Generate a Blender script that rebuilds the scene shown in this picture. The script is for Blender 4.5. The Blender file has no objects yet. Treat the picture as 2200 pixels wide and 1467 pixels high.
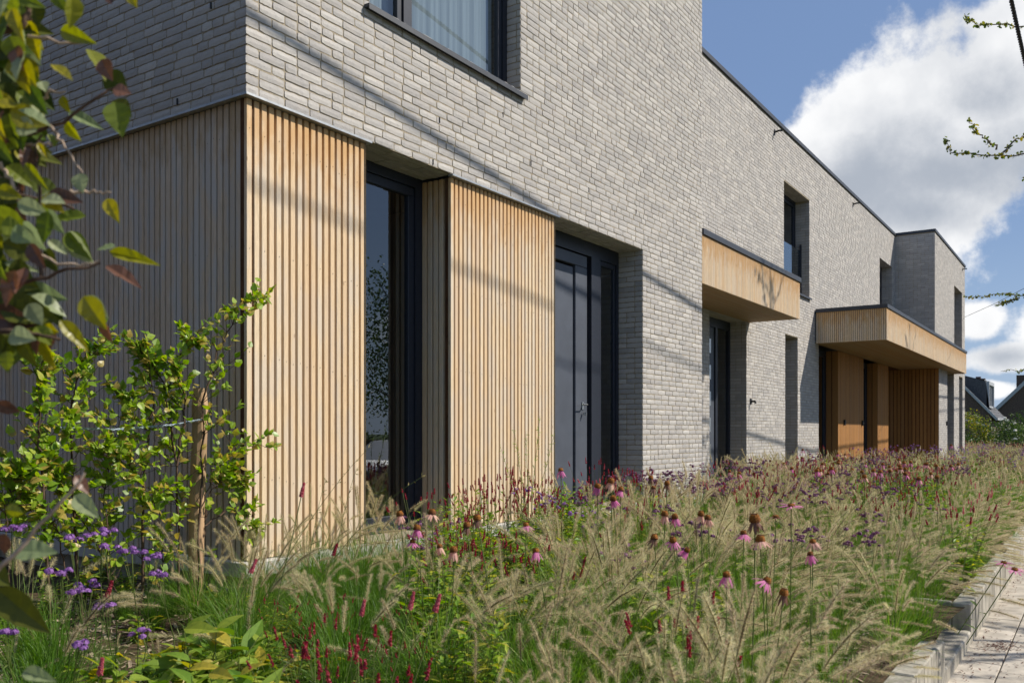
import bpy, math, random
import numpy as np
from mathutils import Vector, Matrix
random.seed(7); rng = np.random.default_rng(11)
S = bpy.context.scene
COL = S.collection
R = math.radians

# ------------------------------------------------------------ camera, sun, sky, exposure
FPX, HOR = 1902.0, 928.0            # focal length and horizon in photo pixels (2200 x 1467)
CA = R(33.67)
CF = np.array([math.cos(CA), math.sin(CA)]); CR = np.array([CF[1], -CF[0]])
CAM = np.array([-3.7035, -4.4692, 0.81])
cd = bpy.data.cameras.new('camera'); cam = bpy.data.objects.new('camera', cd); COL.objects.link(cam)
S.camera = cam
cam.location = CAM; cam.rotation_euler = (R(90), 0, R(-56.33))
cd.sensor_width = 36; cd.lens = 36*FPX/2200; cd.shift_y = (HOR-733.5)/2200
cd.clip_start = 0.05; cd.clip_end = 3000
cd.dof.use_dof = True; cd.dof.focus_distance = 7.5; cd.dof.aperture_fstop = 5.0
SUN = Vector((0.444, -0.577, 0.686)).normalized()
sl = bpy.data.lights.new('sun', 'SUN'); sun = bpy.data.objects.new('sun', sl); COL.objects.link(sun)
sl.energy = 5.0; sl.angle = R(0.55); sl.color = (1.0, 0.93, 0.82)
sun.rotation_euler = SUN.to_track_quat('Z', 'Y').to_euler(); sun.location = (6, -20, 25)
S.view_settings.view_transform = 'Standard'; S.view_settings.look = 'None'
S.view_settings.gamma = 1; S.view_settings.use_curve_mapping = False
S.view_settings.exposure = 0.22
S.cycles.max_bounces = 8; S.cycles.transparent_max_bounces = 12
S.cycles.caustics_reflective = False; S.cycles.caustics_refractive = False
S.cycles.use_denoising = True

def ray(u, v):
    k = u-1100
    return np.array([CF[0]*FPX+CR[0]*k, CF[1]*FPX+CR[1]*k, HOR-v])
def onY(u, v, y): d = ray(u, v); return CAM+d*(y-CAM[1])/d[1]
def onX(u, v, x): d = ray(u, v); return CAM+d*(x-CAM[0])/d[0]
def onZ(u, v, z): d = ray(u, v); return CAM+d*(z-CAM[2])/d[2]
def atD(u, v, D): return CAM+ray(u, v)/FPX*D
def proj(p):
    a = np.array(p)-CAM; D = a[0]*CF[0]+a[1]*CF[1]; r = a[0]*CR[0]+a[1]*CR[1]
    return 1100+FPX*r/D, HOR-FPX*a[2]/D, D

# ------------------------------------------------------------ node helpers
def new_mat(name):
    m = bpy.data.materials.new(name); m.use_nodes = True
    nt = m.node_tree; nt.nodes.clear()
    out = nt.nodes.new('ShaderNodeOutputMaterial')
    return m, nt, out
class N:
    def __init__(s, nt): s.nt = nt
    def n(s, t, **kw):
        nd = s.nt.nodes.new(t)
        for k, v in kw.items(): setattr(nd, k, v)
        return nd
    def l(s, a, b): s.nt.links.new(a, b)
    def setin(s, sock, v):
        if isinstance(v, bpy.types.NodeSocket): s.l(v, sock)
        else: sock.default_value = v
    def math(s, op, a, b=0.0, c=0.0, clamp=False):
        nd = s.n('ShaderNodeMath', operation=op, use_clamp=clamp)
        s.setin(nd.inputs[0], a); s.setin(nd.inputs[1], b); s.setin(nd.inputs[2], c); return nd.outputs[0]
    def mix(s, f, a, b, bt='MIX'):
        nd = s.n('ShaderNodeMix', data_type='RGBA', blend_type=bt)
        s.setin(nd.inputs[0], f); s.setin(nd.inputs[6], a if not isinstance(a, tuple) else (*a, 1)[:4])
        s.setin(nd.inputs[7], b if not isinstance(b, tuple) else (*b, 1)[:4]); return nd.outputs[2]
    def ramp(s, f, lo, hi, a=0.0, b=1.0):
        nd = s.n('ShaderNodeMapRange', interpolation_type='SMOOTHSTEP')
        s.setin(nd.inputs[0], f)
        for i, x in enumerate((lo, hi, a, b)): s.setin(nd.inputs[i+1], x)
        return nd.outputs[0]
    def noise(s, vec, scale, detail=3.0, rough=0.55):
        nd = s.n('ShaderNodeTexNoise'); s.l(vec, nd.inputs['Vector'])
        nd.inputs['Scale'].default_value = scale; nd.inputs['Detail'].default_value = detail
        nd.inputs['Roughness'].default_value = rough; return nd.outputs[0]
    def scale(s, vec, x, y, z):
        nd = s.n('ShaderNodeVectorMath', operation='MULTIPLY'); s.l(vec, nd.inputs[0]); nd.inputs[1].default_value = (x, y, z)
        return nd.outputs[0]
    def pos(s): return s.n('ShaderNodeNewGeometry').outputs['Position']
    def tone(s):
        nd = s.n('ShaderNodeAttribute', attribute_name='tone'); return nd.outputs['Fac']
    def bump(s, h, dist, strength=1.0):
        nd = s.n('ShaderNodeBump'); s.l(h, nd.inputs['Height']); nd.inputs['Distance'].default_value = dist
        nd.inputs['Strength'].default_value = strength; return nd.outputs[0]
    def bsdf(s, out, color, rough=0.7, spec=0.3, metal=0.0, normal=None):
        p = s.n('ShaderNodeBsdfPrincipled'); s.setin(p.inputs['Base Color'], color if not isinstance(color, tuple) else (*color, 1)[:4])
        s.setin(p.inputs['Roughness'], rough); p.inputs['Specular IOR Level'].default_value = spec
        p.inputs['Metallic'].default_value = metal
        if normal is not None: s.l(normal, p.inputs['Normal'])
        s.l(p.outputs[0], out.inputs[0]); return p

# sky --------------------------------------------------------
W = bpy.data.worlds.new('World'); S.world = W; W.use_nodes = True
nt = W.node_tree; nt.nodes.clear(); g = N(nt)
wo = g.n('ShaderNodeOutputWorld'); bg = g.n('ShaderNodeBackground'); g.l(bg.outputs[0], wo.inputs[0])
sky = g.n('ShaderNodeTexSky', sky_type='NISHITA'); sky.sun_disc = False
sky.sun_elevation = math.asin(SUN.z); sky.sun_rotation = math.atan2(SUN.x, SUN.y)
sky.air_density = 1.0; sky.dust_density = 0.35; sky.ozone_density = 1.6; sky.altitude = 0
tc = g.n('ShaderNodeTexCoord').outputs['Generated']
def blobfield(blobs, warp):
    f = None
    for (u, v, r, st) in blobs:
        d = ray(u, v); d = d/np.linalg.norm(d)
        dv = g.n('ShaderNodeVectorMath', operation='SUBTRACT'); g.l(tc, dv.inputs[0]); dv.inputs[1].default_value = tuple(d)
        sc = g.n('ShaderNodeVectorMath', operation='MULTIPLY'); g.l(dv.outputs[0], sc.inputs[0]); sc.inputs[1].default_value = (1, 1, st)
        ln = g.n('ShaderNodeVectorMath', operation='LENGTH'); g.l(sc.outputs[0], ln.inputs[0])
        x = g.math('MULTIPLY_ADD', ln.outputs['Value'], -1.0/(r/2150), 1.0)
        f = x if f is None else g.math('SMOOTH_MAX', f, x, 0.15)
    return g.math('ADD', f, warp)
n1 = g.noise(tc, 10.0, 10.0, 0.62); n2 = g.noise(tc, 3.1, 4.0, 0.5)
w1 = g.math('MULTIPLY_ADD', n1, 1.9, -0.95)
main = blobfield([(2020, 260, 235, 1.0), (1860, 300, 165, 1.1), (1765, 305, 85, 1.2), (2175, 125, 140, 1), (2020, 420, 230, 1.25), (1950, 500, 130, 1.2), (2330, 190, 230, 1),
                  (2105, 690, 62, 1.3), (2175, 768, 95, 2.3), (2120, 838, 80, 3.2), (2320, 700, 150, 1.8)], w1)
m1 = g.ramp(main, -0.02, 0.33)
gen = g.math('MULTIPLY_ADD', n2, 1.0, 0.0); m2 = g.ramp(g.math('MULTIPLY_ADD', w1, 0.14, gen), 0.585, 0.69)
dmain = g.n('ShaderNodeVectorMath', operation='DISTANCE'); g.l(tc, dmain.inputs[0])
dd = ray(1850, 350); dmain.inputs[1].default_value = tuple(dd/np.linalg.norm(dd))
m2 = g.math('MULTIPLY', m2, g.ramp(dmain.outputs['Value'], 0.33, 0.55))     # the scattered clouds start beyond the big one
mask = g.math('MAXIMUM', m1, m2)
# grey undersides: noise plus a broad grey belly
w2 = g.math('MULTIPLY_ADD', g.noise(tc, 7.0, 8.0, 0.6), 3.4, -1.7)
belly = blobfield([(2040, 370, 230, 2.2), (1850, 390, 150, 1.8), (2230, 330, 200, 1.6), (1990, 455, 160, 2.0), (2150, 210, 100, 1.4), (2170, 765, 90, 2.6)], w2)
gm = g.math('MAXIMUM', g.ramp(belly, -0.6, 1.25), g.math('MULTIPLY', g.ramp(g.noise(tc, 7.0, 5.0), 0.45, 0.72), 0.45))
sep = g.n('ShaderNodeSeparateXYZ'); g.l(tc, sep.inputs[0])
ccol = g.mix(gm, (12.2, 12.2, 12.2), (5.3, 5.8, 6.6))
tint = g.mix(0.6, sky.outputs[0], (2.7, 4.2, 7.6))                            # air between the clouds
hz = g.ramp(sep.outputs[2], 0.0, 0.26, 0.62, 0.0)
skyc = g.mix(hz, tint, (5.0, 6.7, 9.0))
g.l(g.mix(g.math('MULTIPLY', mask, 0.96), skyc, ccol), bg.inputs[0]); bg.inputs[1].default_value = 0.072

# ------------------------------------------------------------ mesh builder
class MB:
    def __init__(s): s.V = []; s.Q = []; s.T = []; s.mq = []; s.mt = []; s.tn = []; s.n = 0
    def add(s, V, Q=None, T=None, tone=0.5, mat=0, matT=None):
        V = np.asarray(V, float).reshape(-1, 3); s.V.append(V)
        s.tn.append(np.broadcast_to(np.asarray(tone, float), (len(V),)))
        if Q is not None and len(Q): Q = np.asarray(Q, int); s.Q.append(Q+s.n); s.mq.append(np.broadcast_to(np.asarray(mat, int), (len(Q),)))
        if T is not None and len(T): T = np.asarray(T, int); s.T.append(T+s.n); s.mt.append(np.broadcast_to(np.asarray(mat if matT is None else matT, int), (len(T),)))
        s.n += len(V)
    def arrays(s):
        V = np.concatenate(s.V); t = np.concatenate(s.tn)
        Q = np.concatenate(s.Q) if s.Q else np.zeros((0, 4), int); T = np.concatenate(s.T) if s.T else np.zeros((0, 3), int)
        mq = np.concatenate(s.mq) if s.mq else np.zeros(0, int); mt = np.concatenate(s.mt) if s.mt else np.zeros(0, int)
        return V, Q, T, t, mq, mt
    def inst(s, arr, M, tshift=0.0):
        V, Q, T, t, mq, mt = arr; M = np.asarray(M)
        s.add(V @ M[:3, :3].T + M[:3, 3], Q, T, t+tshift, mq, mt)
    def mesh(s, name, mats, smooth=False):
        V, Q, T, t, mq, mt = s.arrays()
        me = bpy.data.meshes.new(name); me.vertices.add(len(V)); me.vertices.foreach_set('co', V.astype(np.float32).ravel())
        nl = Q.size+T.size; me.loops.add(nl)
        me.loops.foreach_set('vertex_index', np.concatenate([Q.ravel(), T.ravel()]).astype(np.int32))
        me.polygons.add(len(Q)+len(T))
        st = np.concatenate([np.arange(len(Q))*4, Q.size+np.arange(len(T))*3]).astype(np.int32)
        me.polygons.foreach_set('loop_start', st)
        for m in (mats if isinstance(mats, (list, tuple)) else [mats]): me.materials.append(m)
        me.polygons.foreach_set('material_index', np.concatenate([mq, mt]).astype(np.int32))
        me.polygons.foreach_set('use_smooth', np.full(len(Q)+len(T), bool(smooth)))
        a = me.attributes.new('tone', 'FLOAT', 'POINT'); a.data.foreach_set('value', t.astype(np.float32))
        me.update(calc_edges=True); return me
    def box(s, x0, x1, y0, y1, z0, z1, tone=0.5, mat=0, b=0.0):
        if b <= 0:
            V = [(x, y, z) for z in (z0, z1) for y in (y0, y1) for x in (x0, x1)]
            s.add(V, [(0, 1, 3, 2)[::-1], (4, 5, 7, 6), (0, 1, 5, 4), (2, 3, 7, 6)[::-1], (0, 2, 6, 4)[::-1], (1, 3, 7, 5)], tone=tone, mat=mat); return
        P = []
        for z, k in ((z0, b), (z0+b, 0), (z1-b, 0), (z1, b)):   # chamfered box, octagon plan with bevelled rims
            P += [(x0+k+b, y0+k, z), (x1-k-b, y0+k, z), (x1-k, y0+k+b, z), (x1-k, y1-k-b, z), (x1-k-b, y1-k, z), (x0+k+b, y1-k, z), (x0+k, y1-k-b, z), (x0+k, y0+k+b, z)]
        Q = [(r*8+i, r*8+(i+1) % 8, r*8+8+(i+1) % 8, r*8+8+i) for r in range(3) for i in range(8)]
        for r, o in ((0, 0), (24, 1)):
            q = [(0, 1, 4, 5), (1, 2, 3, 4), (5, 6, 7, 0)]
            for a in q: Q.append(tuple(r+i for i in (a if o else a[::-1])))
        s.add(P, Q, tone=tone, mat=mat)
    def tube(s, pts, rad, seg=6, tone=0.5, mat=0, cap=False):
        pts = np.asarray(pts, float); n = len(pts); rad = np.broadcast_to(np.asarray(rad, float), (n,))
        d = np.gradient(pts, axis=0); d /= np.linalg.norm(d, axis=1)[:, None]+1e-12
        ref = np.array([0, 0, 1.0]) if abs(d[:, 2]).mean() < .9 else np.array([1.0, 0, 0])
        a = np.cross(d, ref); a /= np.linalg.norm(a, axis=1)[:, None]+1e-12; b = np.cross(d, a)
        th = np.arange(seg)*2*math.pi/seg
        V = (pts[:, None]+rad[:, None, None]*(np.cos(th)[None, :, None]*a[:, None]+np.sin(th)[None, :, None]*b[:, None])).reshape(-1, 3)
        i = np.arange(n-1)[:, None]*seg; j = np.arange(seg)[None]; k = (j+1) % seg
        Q = np.stack([i+j, i+k, i+seg+k, i+seg+j], -1).reshape(-1, 4)
        s.add(V, Q, tone=tone, mat=mat)
        if cap:
            for ring, c in ((0, pts[0]), ((n-1)*seg, pts[-1])):
                s.add(np.vstack([V[ring:ring+seg], c]), T=[(q, (q+1) % seg, seg) for q in range(seg)], tone=tone, mat=mat)
def link(name, me, parent=None, loc=None, rot=None, scale=None, **props):
    o = bpy.data.objects.new(name, me); COL.objects.link(o)
    if parent is not None: o.parent = parent
    if loc is not None: o.location = loc
    if rot is not None: o.rotation_euler = rot
    if scale is not None: o.scale = scale
    for k, v in props.items():
        if v is not None: o[k] = v
    return o
def thing(name, label, cat, loc=(0, 0, 0), rz=0.0, group=None):
    return link(name, None, None, loc, (0, 0, rz), label=label, category=cat, group=group)
def part(name, mb, mats, parent, smooth=False, **kw): return link(name, mb.mesh(name, mats, smooth), parent, **kw)

# ------------------------------------------------------------ materials
def mat_brick():
    m, nt, out = new_mat('pale grey handmade brick'); g = N(nt); p = g.pos(); t = g.tone()
    n1 = g.noise(p, 38, 5, .65); n2 = g.noise(p, 6.0, 3); n3 = g.noise(g.scale(p, 1, 1, 2.2), 95, 3, .7)
    base = g.mix(t, (.365, .348, .335), (.55, .523, .488))
    c = g.mix(g.ramp(n1, .5, .72, 0, .4), base, (.29, .28, .285))
    c = g.mix(g.ramp(n2, .46, .66, 0, .4), c, (.50, .46, .42))
    c = g.mix(g.ramp(n3, .63, .72, 0, .7), c, (.12, .115, .12))
    h = g.math('MULTIPLY_ADD', n1, .7, g.math('MULTIPLY', n3, .4))
    g.bsdf(out, c, .92, .12, normal=g.bump(h, .005, .8)); return m
def mat_simple(name, col, rough=.8, spec=.25, var=.25, sc=12, bump=.002, metal=0.0, stretch=(1, 1, 1)):
    m, nt, out = new_mat(name); g = N(nt); p = g.scale(g.pos(), *stretch)
    n = g.noise(p, sc, 5, .6)
    lo = tuple(c*(1-var) for c in col); hi = tuple(min(1, c*(1+var)) for c in col)
    c = g.mix(g.ramp(n, .3, .7), lo, hi)
    tt = g.math('MULTIPLY_ADD', g.tone(), .6, .7); c = g.mix(1.0, c, g.n('ShaderNodeCombineColor').outputs[0], 'MULTIPLY') if False else c
    hs = g.n('ShaderNodeHueSaturation'); g.l(c, hs.inputs['Color']); g.l(tt, hs.inputs['Value']); c = hs.outputs[0]
    g.bsdf(out, c, rough, spec, metal, g.bump(n, bump) if bump else None); return m
def mat_wood(name, top, light=(.76, .60, .41), grey=(.62, .55, .47), orange=(.55, .30, .10), stain=.5, greyamt=.55):
    m, nt, out = new_mat(name); g = N(nt); p = g.pos(); t = g.tone()
    ob = g.n('ShaderNodeObjectInfo').outputs['Random']
    gr = g.noise(g.scale(p, 1, 1, .045), 240, 4, .6); big = g.noise(g.scale(p, 1, 1, .25), 9, 3)
    c = g.mix(g.ramp(gr, .3, .7), tuple(x*.80 for x in light), tuple(min(1, x*1.08) for x in light))
    c = g.mix(g.ramp(big, .42, .62, 0, greyamt), c, grey)
    tv = g.math('FRACT', g.math('ADD', t, g.math('MULTIPLY', ob, 3.7)))
    c = g.mix(g.ramp(tv, .5, 1.0, 0, .32), c, orange)
    c = g.mix(g.ramp(tv, .0, .3, .22, 0.0), c, (.33, .24, .17))
    z = g.n('ShaderNodeSeparateXYZ'); g.l(p, z.inputs[0])
    pn = g.noise(g.scale(p, 1, 1, .35), 16, 3)
    zz = g.math('ADD', z.outputs[2], g.math('MULTIPLY_ADD', pn, .9, -.45))
    st = g.ramp(zz, top-stain-.1, top-.02, 0, .68)
    c = g.mix(st, c, orange)
    kn = g.n('ShaderNodeTexVoronoi'); g.l(g.scale(p, 1, 1, .35), kn.inputs['Vector']); kn.inputs['Scale'].default_value = 9
    c = g.mix(g.ramp(kn.outputs['Distance'], .02, .075, .55, 0), c, (.2, .10, .04))
    g.bsdf(out, c, .72, .2, normal=g.bump(gr, .0015, .8)); return m
def mat_leaf(name, c1, c2, c3=None, trans=.35, rough=.45, spec=.35, vein=False):
    m, nt, out = new_mat(name); g = N(nt); t = g.tone(); ob = g.n('ShaderNodeObjectInfo').outputs['Random']
    x = g.math('FRACT', g.math('ADD', t, g.math('MULTIPLY', ob, .37)))
    x = g.ramp(x, 0, 1)
    c = g.mix(x, c1, c2)
    if c3: c = g.mix(g.ramp(x, .78, .95, 0, .85), c, c3)
    n = g.noise(g.pos(), 60, 3); c = g.mix(g.ramp(n, .45, .7, 0, .35), c, tuple(k*.6 for k in c1))
    p = g.n('ShaderNodeBsdfPrincipled'); g.l(c, p.inputs['Base Color']); p.inputs['Roughness'].default_value = rough
    p.inputs['Specular IOR Level'].default_value = spec
    tr = g.n('ShaderNodeBsdfTranslucent'); hs = g.n('ShaderNodeHueSaturation'); g.l(c, hs.inputs['Color'])
    hs.inputs['Value'].default_value = 1.5; hs.inputs['Saturation'].default_value = 1.12; g.l(hs.outputs[0], tr.inputs['Color'])
    mx = g.n('ShaderNodeMixShader'); mx.inputs[0].default_value = trans
    g.l(p.outputs[0], mx.inputs[1]); g.l(tr.outputs[0], mx.inputs[2]); g.l(mx.outputs[0], out.inputs[0]); return m
def mat_glass(name, tint=(.66, .72, .74), ior=2.4):
    m, nt, out = new_mat(name); g = N(nt)
    ge = g.n('ShaderNodeNewGeometry'); dt = g.n('ShaderNodeVectorMath', operation='DOT_PRODUCT'); g.l(ge.outputs['Normal'], dt.inputs[0]); g.l(ge.outputs['Incoming'], dt.inputs[1])
    k = g.math('POWER', g.math('SUBTRACT', 1.0, g.math('ABSOLUTE', dt.outputs['Value'])), 5.0); fr = g.math('MULTIPLY_ADD', k, .85, .15)
    a = g.n('ShaderNodeBsdfTransparent'); a.inputs[0].default_value = (*tint, 1)
    b = g.n('ShaderNodeBsdfGlossy'); b.inputs['Roughness'].default_value = 0.0; b.inputs[0].default_value = (.95, .98, 1, 1)
    mx = g.n('ShaderNodeMixShader'); g.l(fr, mx.inputs[0]); g.l(a.outputs[0], mx.inputs[1]); g.l(b.outputs[0], mx.inputs[2]); g.l(mx.outputs[0], out.inputs[0]); return m
M = dict(
    brick=mat_brick(),
    mortar=mat_simple('sand mortar', (.345, .295, .22), .95, .1, .2, 60, .004),
    wood=mat_wood('larch slats', 2.94), woodgrey=mat_wood('weathered larch slats', 2.94, light=(.66, .53, .40), grey=(.55, .51, .47), orange=(.42, .28, .15), stain=.3, greyamt=.9), wood2=mat_wood('larch fascia', 3.50, stain=.34, light=(.76, .60, .41), greyamt=.4),
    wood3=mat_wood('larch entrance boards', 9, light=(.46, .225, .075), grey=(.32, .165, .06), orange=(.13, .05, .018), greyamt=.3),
    woodback=mat_simple('dark batten backing', (.10, .05, .025), .9, .1, .3, 8),
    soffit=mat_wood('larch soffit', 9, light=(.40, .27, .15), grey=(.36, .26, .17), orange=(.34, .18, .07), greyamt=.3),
    zinc=mat_simple('zinc drip', (.46, .47, .47), .38, .5, .12, 20, .0005, .7),
    anthr=mat_simple('anthracite aluminium', (.022, .026, .038), .42, .4, .12, 30, 0),
    panel=mat_simple('anthracite door panel', (.075, .085, .108), .5, .4, .10, 4, 0),
    cop=mat_simple('anthracite coping', (.045, .05, .062), .5, .4, .12, 10, 0),
    conc=mat_simple('cast concrete', (.50, .485, .45), .9, .15, .14, 9, .002),
    kerb=mat_simple('weathered palisade concrete', (.34, .315, .265), .92, .12, .28, 14, .004, 0, (1, 1, .35)),
    paver=mat_simple('concrete paver', (.35, .315, .265), .92, .12, .2, 7, .002),
    sand=mat_simple('joint sand', (.22, .18, .13), .98, .05, .3, 60, .002),
    asph=mat_simple('asphalt', (.055, .055, .058), .93, .2, .3, 90, .003),
    soil=mat_simple('dark garden soil', (.075, .052, .034), .97, .05, .45, 22, .02),
    chip=mat_simple('wood chip mulch', (.40, .31, .225), .92, .1, .4, 18, .001),
    grassg=mat_simple('distant lawn', (.06, .10, .03), .95, .1, .3, 3, .02),
    inner=mat_simple('plaster interior', (.30, .29, .28), .9, .1, .05, 3, 0),
    floorw=mat_simple('interior floor', (.20, .15, .11), .5, .3, .15, 5, 0),
    curtain=mat_simple('light curtain', (.42, .46, .50), .9, .1, .12, 4, 0, 0, (9, 9, .1)),
    metal=mat_simple('brushed steel', (.62, .62, .6), .28, .5, .05, 40, 0, .9),
    black=mat_simple('black plastic', (.02, .02, .02), .45, .4, .1, 20, 0),
    glass=mat_glass('window glass'),
    post=mat_simple('debarked tree stake', (.40, .265, .155), .8, .15, .35, 11, .003, 0, (1, 1, .18)),
    rope=mat_simple('blue white tie rope', (.30, .36, .42), .8, .2, .5, 90, 0),
    twig=mat_simple('brown twig bark', (.10, .065, .045), .85, .15, .35, 40, .001),
    twigl=mat_simple('pale twig wood', (.42, .32, .24), .8, .15, .3, 40, .001),
    cable=mat_simple('black cable', (.012, .012, .014), .5, .3, .1, 30, 0),
    blade=mat_leaf('grass blades', (.08, .18, .018), (.18, .34, .035), (.30, .33, .09), .35, .5, .25),
    bladed=mat_leaf('fine green grass', (.06, .14, .016), (.13, .25, .03), None, .35, .45, .3),
    plume=mat_leaf('buff plume bristles', (.52, .48, .27), (.80, .73, .52), (.38, .24, .20), .5, .8, .1),
    plumec=mat_leaf('plume core', (.20, .16, .08), (.34, .30, .13), None, .2, .8, .1),
    lgreen=mat_leaf('perennial leaves', (.12, .25, .02), (.34, .45, .045), (.42, .37, .05), .4, .45),
    lyel=mat_leaf('yellowing broad leaves', (.13, .25, .03), (.36, .42, .055), (.50, .38, .05), .4, .42),
    hedge=mat_leaf('young beech leaves', (.15, .27, .02), (.42, .54, .05), (.42, .28, .08), .42, .38, .45),
    fore=mat_leaf('foreground beech leaves green', (.08, .13, .02), (.20, .24, .03), None, .38, .45, .3),
    forey=mat_leaf('foreground beech leaves yellow', (.20, .22, .02), (.36, .31, .02), None, .45, .38, .5),
    foreb=mat_leaf('foreground beech leaves brown', (.09, .045, .03), (.22, .10, .055), None, .22, .38, .5),
    fored=mat_leaf('foreground beech leaves shade dark', (.05, .075, .012), (.10, .11, .015), None, .18, .5, .25),  # dark green leaves, with the shade between leaves put into the colour
    forep=mat_leaf('foreground beech leaves gloss pale', (.22, .28, .13), (.36, .40, .22), None, .35, .45, .4),  # pale green leaves, with the sun's gloss put into the colour
    ginkgo=mat_leaf('ginkgo leaves', (.09, .15, .02), (.26, .27, .04), (.4, .32, .05), .35, .45),
    dkleaf=mat_leaf('dark garden leaves', (.025, .055, .012), (.085, .135, .025), None, .3, .45),
    verb=mat_leaf('violet florets', (.22, .09, .31), (.36, .18, .47), None, .3, .6),
    verbd=mat_leaf('faded maroon florets', (.13, .045, .085), (.27, .12, .24), None, .25, .7),
    stem=mat_leaf('green stems', (.08, .13, .03), (.16, .20, .05), None, .1, .6),
    red=mat_leaf('crimson spikes', (.25, .018, .035), (.42, .045, .075), None, .3, .6),
    pink=mat_leaf('rose spikes', (.50, .10, .15), (.66, .20, .24), None, .3, .6),
    petal=mat_leaf('pink ray petals', (.62, .20, .42), (.78, .34, .50), None, .4, .55, .2),
    petalp=mat_leaf('faded peach petals', (.70, .42, .36), (.82, .62, .46), None, .4, .6, .2),
    petaln=mat_leaf('withered petals', (.10, .06, .05), (.22, .12, .09), None, .2, .7, .1),
    cone=mat_leaf('orange brown seed cone', (.085, .026, .012), (.36, .14, .02), None, .05, .7, .2),
    white=mat_leaf('white flowers', (.75, .75, .72), (.85, .85, .8), None, .3, .6),
    bark=mat_simple('grey bark', (.20, .17, .14), .9, .1, .35, 22, .004, 0, (1, 1, .3)),
    tile=mat_simple('dark roof tile', (.085, .087, .095), .7, .25, .25, 8, .002),
    dbrick=mat_simple('dark red brown brick', (.12, .085, .07), .9, .1, .3, 10, .002),
    wpaint=mat_simple('white painted timber', (.42, .43, .45), .5, .3, .05, 5, 0),
    carpaint=mat_simple('silver car paint', (.42, .44, .47), .25, .6, .03, 5, 0, .5),
    tyre=mat_simple('tyre rubber', (.02, .02, .02), .85, .1, .1, 10, 0),
)

# ------------------------------------------------------------ brick walls
def brick_variant(seed, hi=True, half=False):
    r = np.random.default_rng(seed); nc, nr = (6, 3) if hi else (3, 2)
    hh = .0515+r.uniform(-.0035, .0015); pr = .0056+r.uniform(-.0016, .0026)
    us = np.linspace(0, 1, nc); ws = np.linspace(0, 1, nr)
    j = .55 if half else .28
    P = np.zeros((nr, nc, 3))
    sag = r.uniform(-.0018, .0018)
    for b in range(nr):
        for a in range(nc):
            u, w = us[a], ws[b]*hh
            edge = a in (0, nc-1) or b in (0, nr-1)
            corner = a in (0, nc-1) and b in (0, nr-1)
            w += (r.uniform(-.0024, .0022) if b in (0, nr-1) and hi else 0)+sag*math.sin(u*math.pi)
            u += r.uniform(-.02, .02)*j if a in (0, nc-1) else 0
            if corner and hi:
                u += (.022*j/.28*.5 if a == 0 else -.022*j/.28*.5); w += (.003 if b == 0 else -.003)
            P[b, a] = (u, w, max(.0019, pr-(.0026 if edge else 0)+r.uniform(-.0009, .0009)*(1 if hi else .5)))
    V = list(P.reshape(-1, 3)); Q = []
    for b in range(nr-1):
        for a in range(nc-1): i = b*nc+a; Q.append((i, i+1, i+nc+1, i+nc))
    ring = [a for a in range(nc)]+[b*nc+nc-1 for b in range(1, nr)]+[(nr-1)*nc+a for a in range(nc-2, -1, -1)]+[b*nc for b in range(nr-2, 0, -1)]
    n0 = len(V)
    for i in ring: v = V[i].copy(); v[2] = -.004; V.append(v)
    k = len(ring)
    for i in range(k): Q.append((ring[(i+1) % k], ring[i], n0+i, n0+(i+1) % k))
    return np.array(V), np.array(Q), hh
NV = 20
BV = {(hi, half): [brick_variant(100+i+1000*hi+500*half, hi, half) for i in range(NV)] for hi in (0, 1) for half in (0, 1)}
BT = rng.beta(2.4, 1.8, NV)
brick_me = {}
def brick_mesh(half, i):
    if (half, i) not in brick_me:
        V, Q, _ = BV[(1, half)][i]; mb = MB(); Vx = V[:, [0, 2, 1]]*np.array([1, -1, 1]); mb.add(Vx, Q, tone=BT[i]); brick_me[(half, i)] = mb.mesh('brick', M['brick'])
    return brick_me[(half, i)]
bricks = []      # (depth, frame, u0, len, w0, half, variant, hi)
def wall(mbm, O, u, w, n, U, Wt, holes=(), hi=True, ang=None, row=.06, woff=0.0, ext=(0, 0), proud_ok=True):
    """brick skin on the plane O + a*u + b*w, a in 0..U, b in 0..Wt, with rectangular holes (a0,a1,b0,b1)"""
    O, u, w, n = map(np.array, (O, u, w, n))
    xs = sorted({0, U, *[h[0] for h in holes], *[h[1] for h in holes]}); zs = sorted({0, Wt, *[h[2] for h in holes], *[h[3] for h in holes]})
    xs = [x for x in xs if 0 <= x <= U]; zs = [z for z in zs if 0 <= z <= Wt]
    for i in range(len(xs)-1):
        for k in range(len(zs)-1):
            cx, cz = (xs[i]+xs[i+1])/2, (zs[k]+zs[k+1])/2
            if any(h[0] < cx < h[1] and h[2] < cz < h[3] for h in holes): continue
            P = [O+u*a+w*b for a, b in ((xs[i], zs[k]), (xs[i+1], zs[k]), (xs[i+1], zs[k+1]), (xs[i], zs[k+1]))]
            mbm.add(P, [(0, 1, 2, 3)])
    nrow = int((Wt-woff)/row+1e-6)
    for r in range(nrow):
        b0 = woff+r*row+.005; bc = b0+.025
        iv = [(-ext[0], U+ext[1])]
        for h in holes:
            if h[2] < bc < h[3]:
                nv = []
                for a0, a1 in iv:
                    if h[1] <= a0 or h[0] >= a1: nv.append((a0, a1)); continue
                    if h[0] > a0: nv.append((a0, h[0]))
                    if h[1] < a1: nv.append((h[1], a1))
                iv = nv
        for a0, a1 in iv:
            a = a0; first = True
            start_half = random.random() < .5
            while a1-a > .03:
                if first: L = .10 if start_half else .205
                else: L = random.choice((.205, .205, .21, .198)) if random.random() > .22 else .10
                first = False
                if a+L+.04 > a1: L = a1-a
                if L > .23: L = L/2-.005
                half = L < .14
                bricks.append((O+u*a+w*b0, u, w, n, L, int(half), random.randrange(NV), hi, ang))
                a += L+.0095
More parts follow.
